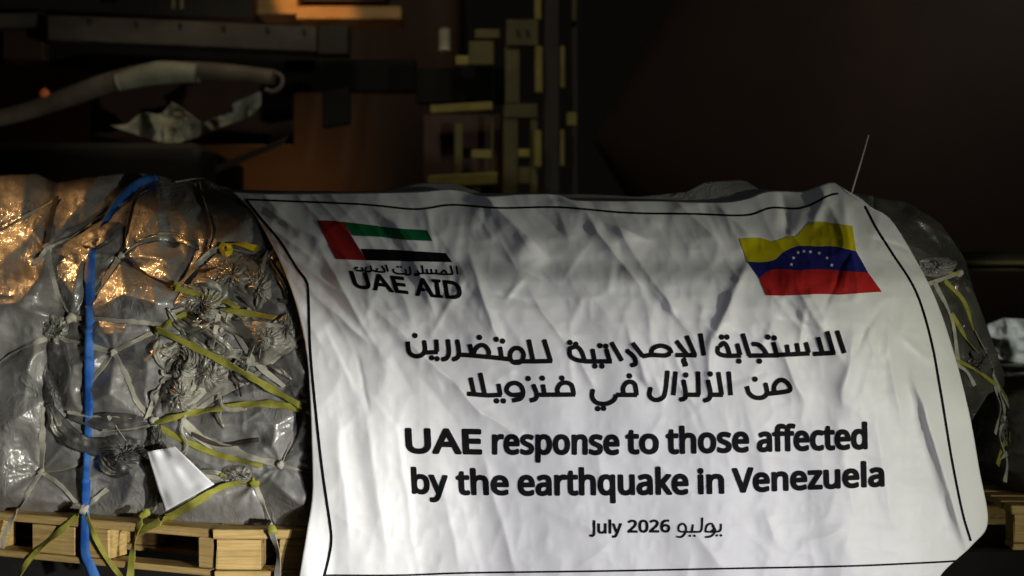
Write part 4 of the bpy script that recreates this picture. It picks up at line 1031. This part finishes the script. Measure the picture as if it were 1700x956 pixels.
def tube(name, pts, rad, m, parent=None, seg=12):
    """pts: (px, py, Y); rad in photo units"""
    p = np.array(pts, float); c = catmull(p, 6.0); n = len(c)
    Q = P(c[:, 0], c[:, 1], c[:, 2]); T = np.gradient(Q, axis=0); T /= np.linalg.norm(T, axis=1)[:, None]
    up = np.array([0, 1.0, 0]); A = np.cross(T, up); A /= np.linalg.norm(A, axis=1)[:, None]; Bn = np.cross(A, T)
    rr = np.interp(np.linspace(0, 1, n), np.linspace(0, 1, len(np.atleast_1d(rad))), np.atleast_1d(rad)) if np.ndim(rad) else np.full(n, rad)
    rr = rr * c[:, 2] / FPX
    V = []
    for i in range(seg):
        a = 2 * PI * i / seg
        V.append(Q + A * (math.cos(a) * rr)[:, None] + Bn * (math.sin(a) * rr)[:, None])
    V = np.array(V).transpose(1, 0, 2).reshape(-1, 3)
    F = grid_faces(n, seg, wrap=True) + [tuple(range(seg)), tuple(range(seg * n - 1, seg * n - 1 - seg, -1))]
    return link(name, V, F, M[m], parent)


# aircraft fuselage: belly lit by a lamp on the apron
fv = []; nx_, na_ = 70, 64
for i in range(nx_):
    x = -8.0 + 7.55 * i / (nx_ - 1)
    for j in range(na_):
        a = 2 * PI * j / na_
        r = 2.1 * (1 - 0.35 * sstep(-1.4, -0.4, x) ** 2)
        fv.append((x, 12.4 + r * math.cos(a), 2.75 + 0.25 * sstep(-2, 2, x) + r * math.sin(a)))
fus = link('aircraft_fuselage', fv, grid_faces(nx_, na_, wrap=True) + [tuple(range(na_ - 1, -1, -1)), tuple(range(nx_ * na_ - na_, nx_ * na_))], M['hull'])
tag(fus, 'dull brown aircraft belly glowing orange low behind the load', 'aircraft')

# the large dark rounded body on the right
nv_ = []; ni, nj = 60, 72
for i in range(ni):
    t = i / (ni - 1)
    x = 10.5 * t ** 1.6
    r = 3.2 * (1 - (1 - min(1, x / 4.0)) ** 2.3) + 0.01
    for j in range(nj):
        a = 2 * PI * j / nj
        nv_.append((0.78 + x, 13.6 + r * math.cos(a), 2.25 + 0.10 * x + r * math.sin(a)))
nac = link('aircraft_nose', nv_, grid_faces(ni, nj, wrap=True) + [tuple(range(nj - 1, -1, -1)), tuple(range(ni * nj - nj, ni * nj))], M['nacelle'])
tag(nac, 'huge dark rounded aircraft nose looming behind the banner on the right', 'aircraft')

# loader beam, top left
lb = empty('loader_frame', tuple(P(300, 60, 7.6)))
tag(lb, 'dusty brown steel loader frame running across the upper left', 'loader')
kids = [slab('main_beam', 78, 24, 525, 66, 7.6, 0.16, 'steel', dy=20), slab('end_plate', 527, 42, 578, 90, 7.62, 0.14, 'darksteel'), slab('rear_beam', -60, 22, 74, 46, 7.7, 0.15, 'steel', dy=-2),
        slab('hydraulic_tank', 4, 50, 72, 98, 7.8, 0.25, 'maroon'), slab('rear_panel', 150, 112, 486, 240, 8.05, .05, 'maroon'), slab('under_plate', 76, 70, 525, 110, 7.9, 0.1, 'black', dy=12), slab('deck_plate', -60, -30, 420, 22, 8.3, 0.1, 'darksteel', dy=10)]
for k, x in enumerate((150, 228, 300, 372, 445, 505)):
    c = P(x, 24 + (x - 78) / 447 * 20 + 8, 7.595)
    bm = bmesh.new(); bmesh.ops.create_cone(bm, segments=10, radius1=.012, radius2=.010, depth=.02, cap_ends=True)
    for v in bm.verts: v.co = Vector((c[0] + v.co.x, c[1] + v.co.z, c[2] + v.co.y))
    kids.append(bm_link('bolt', bm, M['darksteel']))
kids += [slab('post', 283, -12, 290, 16, 7.6, 0.03, 'hose'), slab('post', 297, -12, 304, 16, 7.6, 0.03, 'hose')]
rehang(lb, kids)

bd = slab('wooden_board', 426, -14, 494, 24, 8.6, 0.3, 'orangewood'); tag(bd, 'orange lit wooden block standing on the loader frame', 'board')
bd = slab('wooden_board', 492, 10, 666, 32, 8.6, 0.3, 'orangewood', dy=0); tag(bd, 'orange lit flat plank beside the block on the loader', 'board')
mdv = bd.data
bx = slab('tool_box', 500, -30, 640, 2, 8.7, 0.3, 'darksteel'); tag(bx, 'dark box above the orange lit plank', 'box')

# drooping arm and the pale sheeting below it
arm = empty('boom_arm', tuple(P(250, 140, 7.3)))
tag(arm, 'drooping dusty boom arm with a hooked end below the loader frame', 'arm')
kids = [tube('arm_tube', [(-420, 262, 7.5), (-200, 236, 7.4), (-40, 204, 7.3), (40, 185, 7.3), (110, 162, 7.3), (190, 134, 7.3), (262, 119, 7.3), (350, 118, 7.3), (456, 128, 7.3)], [20, 19, 16, 15, 15, 17, 17, 15, 13], 'hose'),
        tube('arm_sleeve', [(195, 136, 7.28), (262, 121, 7.28), (330, 121, 7.28)], [15, 20, 16], 'sheet'),
        tube('hook', [(456, 120, 7.28), (468, 128, 7.28), (466, 144, 7.28), (452, 152, 7.28), (440, 148, 7.28)], 4, 'steel')]
rehang(arm, kids)


def crumpled(name, outline, Y, amp, m, seed):
    """a crumpled sheet hanging inside a photo outline"""
    o = np.array(outline, float); c = o.mean(0); nr_, nt_ = 12, 48
    per = resample(list(outline) + [outline[0]], nt_ + 1, curved=False)[:-1]
    V = []
    for i in range(nr_):
        r = (i + .3) / (nr_ - .7)
        q = c + (per - c) * r
        V.append(P(q[:, 0], q[:, 1], Y - amp * (ridged(q[:, 0] * .022, q[:, 1] * .026, seed) + .25 * ridged(q[:, 0] * .06, q[:, 1] * .05, seed + 1))))
    ob = link(name, np.array(V).reshape(-1, 3), grid_faces(nr_, nt_, wrap=True) + [tuple(range(nt_ - 1, -1, -1))], M[m], smooth=False)
    md = ob.modifiers.new('thick', 'SOLIDIFY'); md.thickness = 0.004
    return ob


tag(crumpled('plastic_sheet', [(182, 208), (212, 206), (235, 186), (268, 190), (285, 170), (300, 178), (334, 205), (332, 225), (284, 241), (240, 228)], 7.4, .16, 'sheet', 3), 'pale crumpled plastic sheet with a pointed peak under the boom arm', 'plastic sheet')
tag(crumpled('plastic_sheet', [(338, 204), (352, 196), (366, 205), (372, 190), (398, 188), (386, 172), (412, 160), (434, 150), (434, 172), (420, 190), (385, 204), (352, 216)], 7.45, .10, 'sheet', 8), 'dim narrow strip of plastic sheet below the hook of the boom arm', 'plastic sheet')
body = slab('vehicle_body', -120, 236, 330, 330, 7.0, 1.2, 'darksteel', bev=.03)
tag(body, 'low black vehicle body hidden behind the left of the load', 'vehicle')
wedge = link('sloping_ramp', [tuple(P(*p)) for p in [(320, 290, 7.4), (478, 226, 7.4), (470, 240, 7.4), (330, 300, 7.4), (320, 290, 7.9), (478, 226, 7.9), (470, 240, 7.9), (330, 300, 7.9)]],
             [(0, 1, 2, 3), (7, 6, 5, 4), (0, 4, 5, 1), (1, 5, 6, 2), (2, 6, 7, 3), (3, 7, 4, 0)], M['darksteel'], smooth=False)
tag(wedge, 'thin dark sloping ramp edge against the orange aircraft belly', 'ramp')
cl = empty('cable_clamp', tuple(P(550, 180, 7.4))); tag(cl, 'dark hanging clamp under the right end of the loader frame', 'clamp')
kids = [slab('clamp_plate', 535, 152, 580, 212, 7.45, .08, 'black', dy=-8), slab('clamp_bar', 470, 98, 690, 152, 7.9, .1, 'black')]
rehang(cl, kids)
bpy.context.view_layer.update()
am = bm_link('marker_light', box_world(*[float(q) for q in (P(63, 0, 7.25)[0], P(80, 0, 7.25)[0], 7.25, 7.29, P(0, 163, 7.25)[2], P(0, 145, 7.25)[2])], .02), M['amber'])
tag(am, 'small orange marker light glowing on the dark frame', 'light')

# forklift mast
fk = empty('forklift_mast', tuple(P(830, 300, 7.5)))
tag(fk, 'olive yellow forklift mast standing upright in the dark', 'forklift')
fk_z = 7.5
kids = []
for (n, x0, y0, x1, y1, Y, d, m) in [
    ('mast_rail', 835, 176, 860, 420, 7.5, .10, 'olive'), ('mast_rail', 880, 196, 893, 420, 7.5, .06, 'olive'), ('mast_plate', 836, 172, 893, 196, 7.49, .05, 'olive'),
    ('mast_plate', 860, 277, 880, 306, 7.5, .06, 'olive'), ('cross_link', 860, 247, 880, 261, 7.5, .05, 'olive2'), ('mast_plate', 840, 32, 894, 76, 7.5, .06, 'olive'),
    ('mast_rail', 838, 76, 863, 172, 7.52, .08, 'olive'), ('mast_rail', 888, 76, 901, 154, 7.5, .06, 'olive2'), ('mast_rail', 887, -60, 899, 33, 7.5, .05, 'olive2'),
    ('edge_strip', 886, 216, 899, 277, 7.46, .03, 'olive2'), ('outer_column', 902, -80, 929, 420, 7.55, .12, 'darksteel'), ('edge_strip', 930, 76, 938, 146, 7.55, .03, 'olive2'),
    ('edge_strip', 930, 215, 937, 276, 7.55, .03, 'olive2'), ('outer_column', 948, -80, 960, 420, 7.65, .08, 'darksteel'), ('edge_strip', 949, -40, 957, 36, 7.62, .02, 'olive'),
    ('lock_block', 941, 186, 958, 209, 7.5, .06, 'olive2'), ('chain_bracket', 778, 68, 820, 108, 7.45, .10, 'olive'), ('chain_bracket', 756, 92, 780, 108, 7.46, .09, 'olive2'),
    ('chain_bracket', 788, 48, 830, 64, 7.5, .05, 'olive'), ('carriage_bar', 714, 174, 818, 188, 7.45, .06, 'olive2'), ('carriage_bar', 710, 291, 826, 312, 7.45, .06, 'olive2'),
    ('fork_hanger', 754, 205, 768, 290, 7.47, .05, 'olive'), ('side_plate', 814, 190, 820, 290, 7.48, .04, 'olive'), ('lug', 782, 248, 816, 263, 7.44, .05, 'olive2'),
    ('back_panel', 702, 190, 832, 420, 7.6, .04, 'maroon'), ('back_panel', 690, 112, 840, 172, 7.62, .04, 'black')]:
    dyv = -6 if n == 'carriage_bar' else 0
    kids.append(slab(n, x0, y0, x1, y1, Y, d, m, dy=dyv))
kids.append(tube('hydraulic_cylinder', [(738, 46, 7.46), (738, 84, 7.46)], 10, 'sheet'))
for x in (860, 876):
    c = P(x, 52, 7.49)
    bm = bmesh.new(); bmesh.ops.create_cone(bm, segments=10, radius1=.009, radius2=.009, depth=.03, cap_ends=True)
    for v in bm.verts: v.co = Vector((c[0] + v.co.x, c[1] + v.co.z, c[2] + v.co.y))
    kids.append(bm_link('bolt', bm, M['darksteel']))
rehang(fk, kids)

# thin rod above the right corner of the banner
rod = tube('wire_rod', [(1413, 322, 4.95), (1428, 272, 4.95), (1442, 224, 4.95)], [1.7, 1.5, 1.2], 'wire', seg=8)
tag(rod, 'thin pale wire rod sticking up beside the banner corner', 'rod')

# right edge: a lit rail and a white bag
rl = empty('guard_rail', tuple(P(1650, 430, 6.6))); tag(rl, 'blurred olive rail crossing the dark at the right edge', 'rail')
kids = [slab('rail_bar', 1560, 416, 1800, 450, 6.62, .06, 'olive'), slab('rail_lip', 1560, 432, 1800, 440, 6.57, .05, 'olive2')]
rehang(rl, kids)
wb = crumpled('white_bag', [(1640, 540), (1668, 528), (1720, 532), (1740, 590), (1700, 604), (1660, 596), (1636, 580)], 6.3, .10, 'whitebag', 12)
tag(wb, 'blurred white bag at the right edge beyond the load', 'bag')
st = slab('cargo_platform', 1590, 604, 1900, 640, 6.5, .9, 'black')
tag(st, 'dark platform carrying the white bag at the right edge', 'platform')
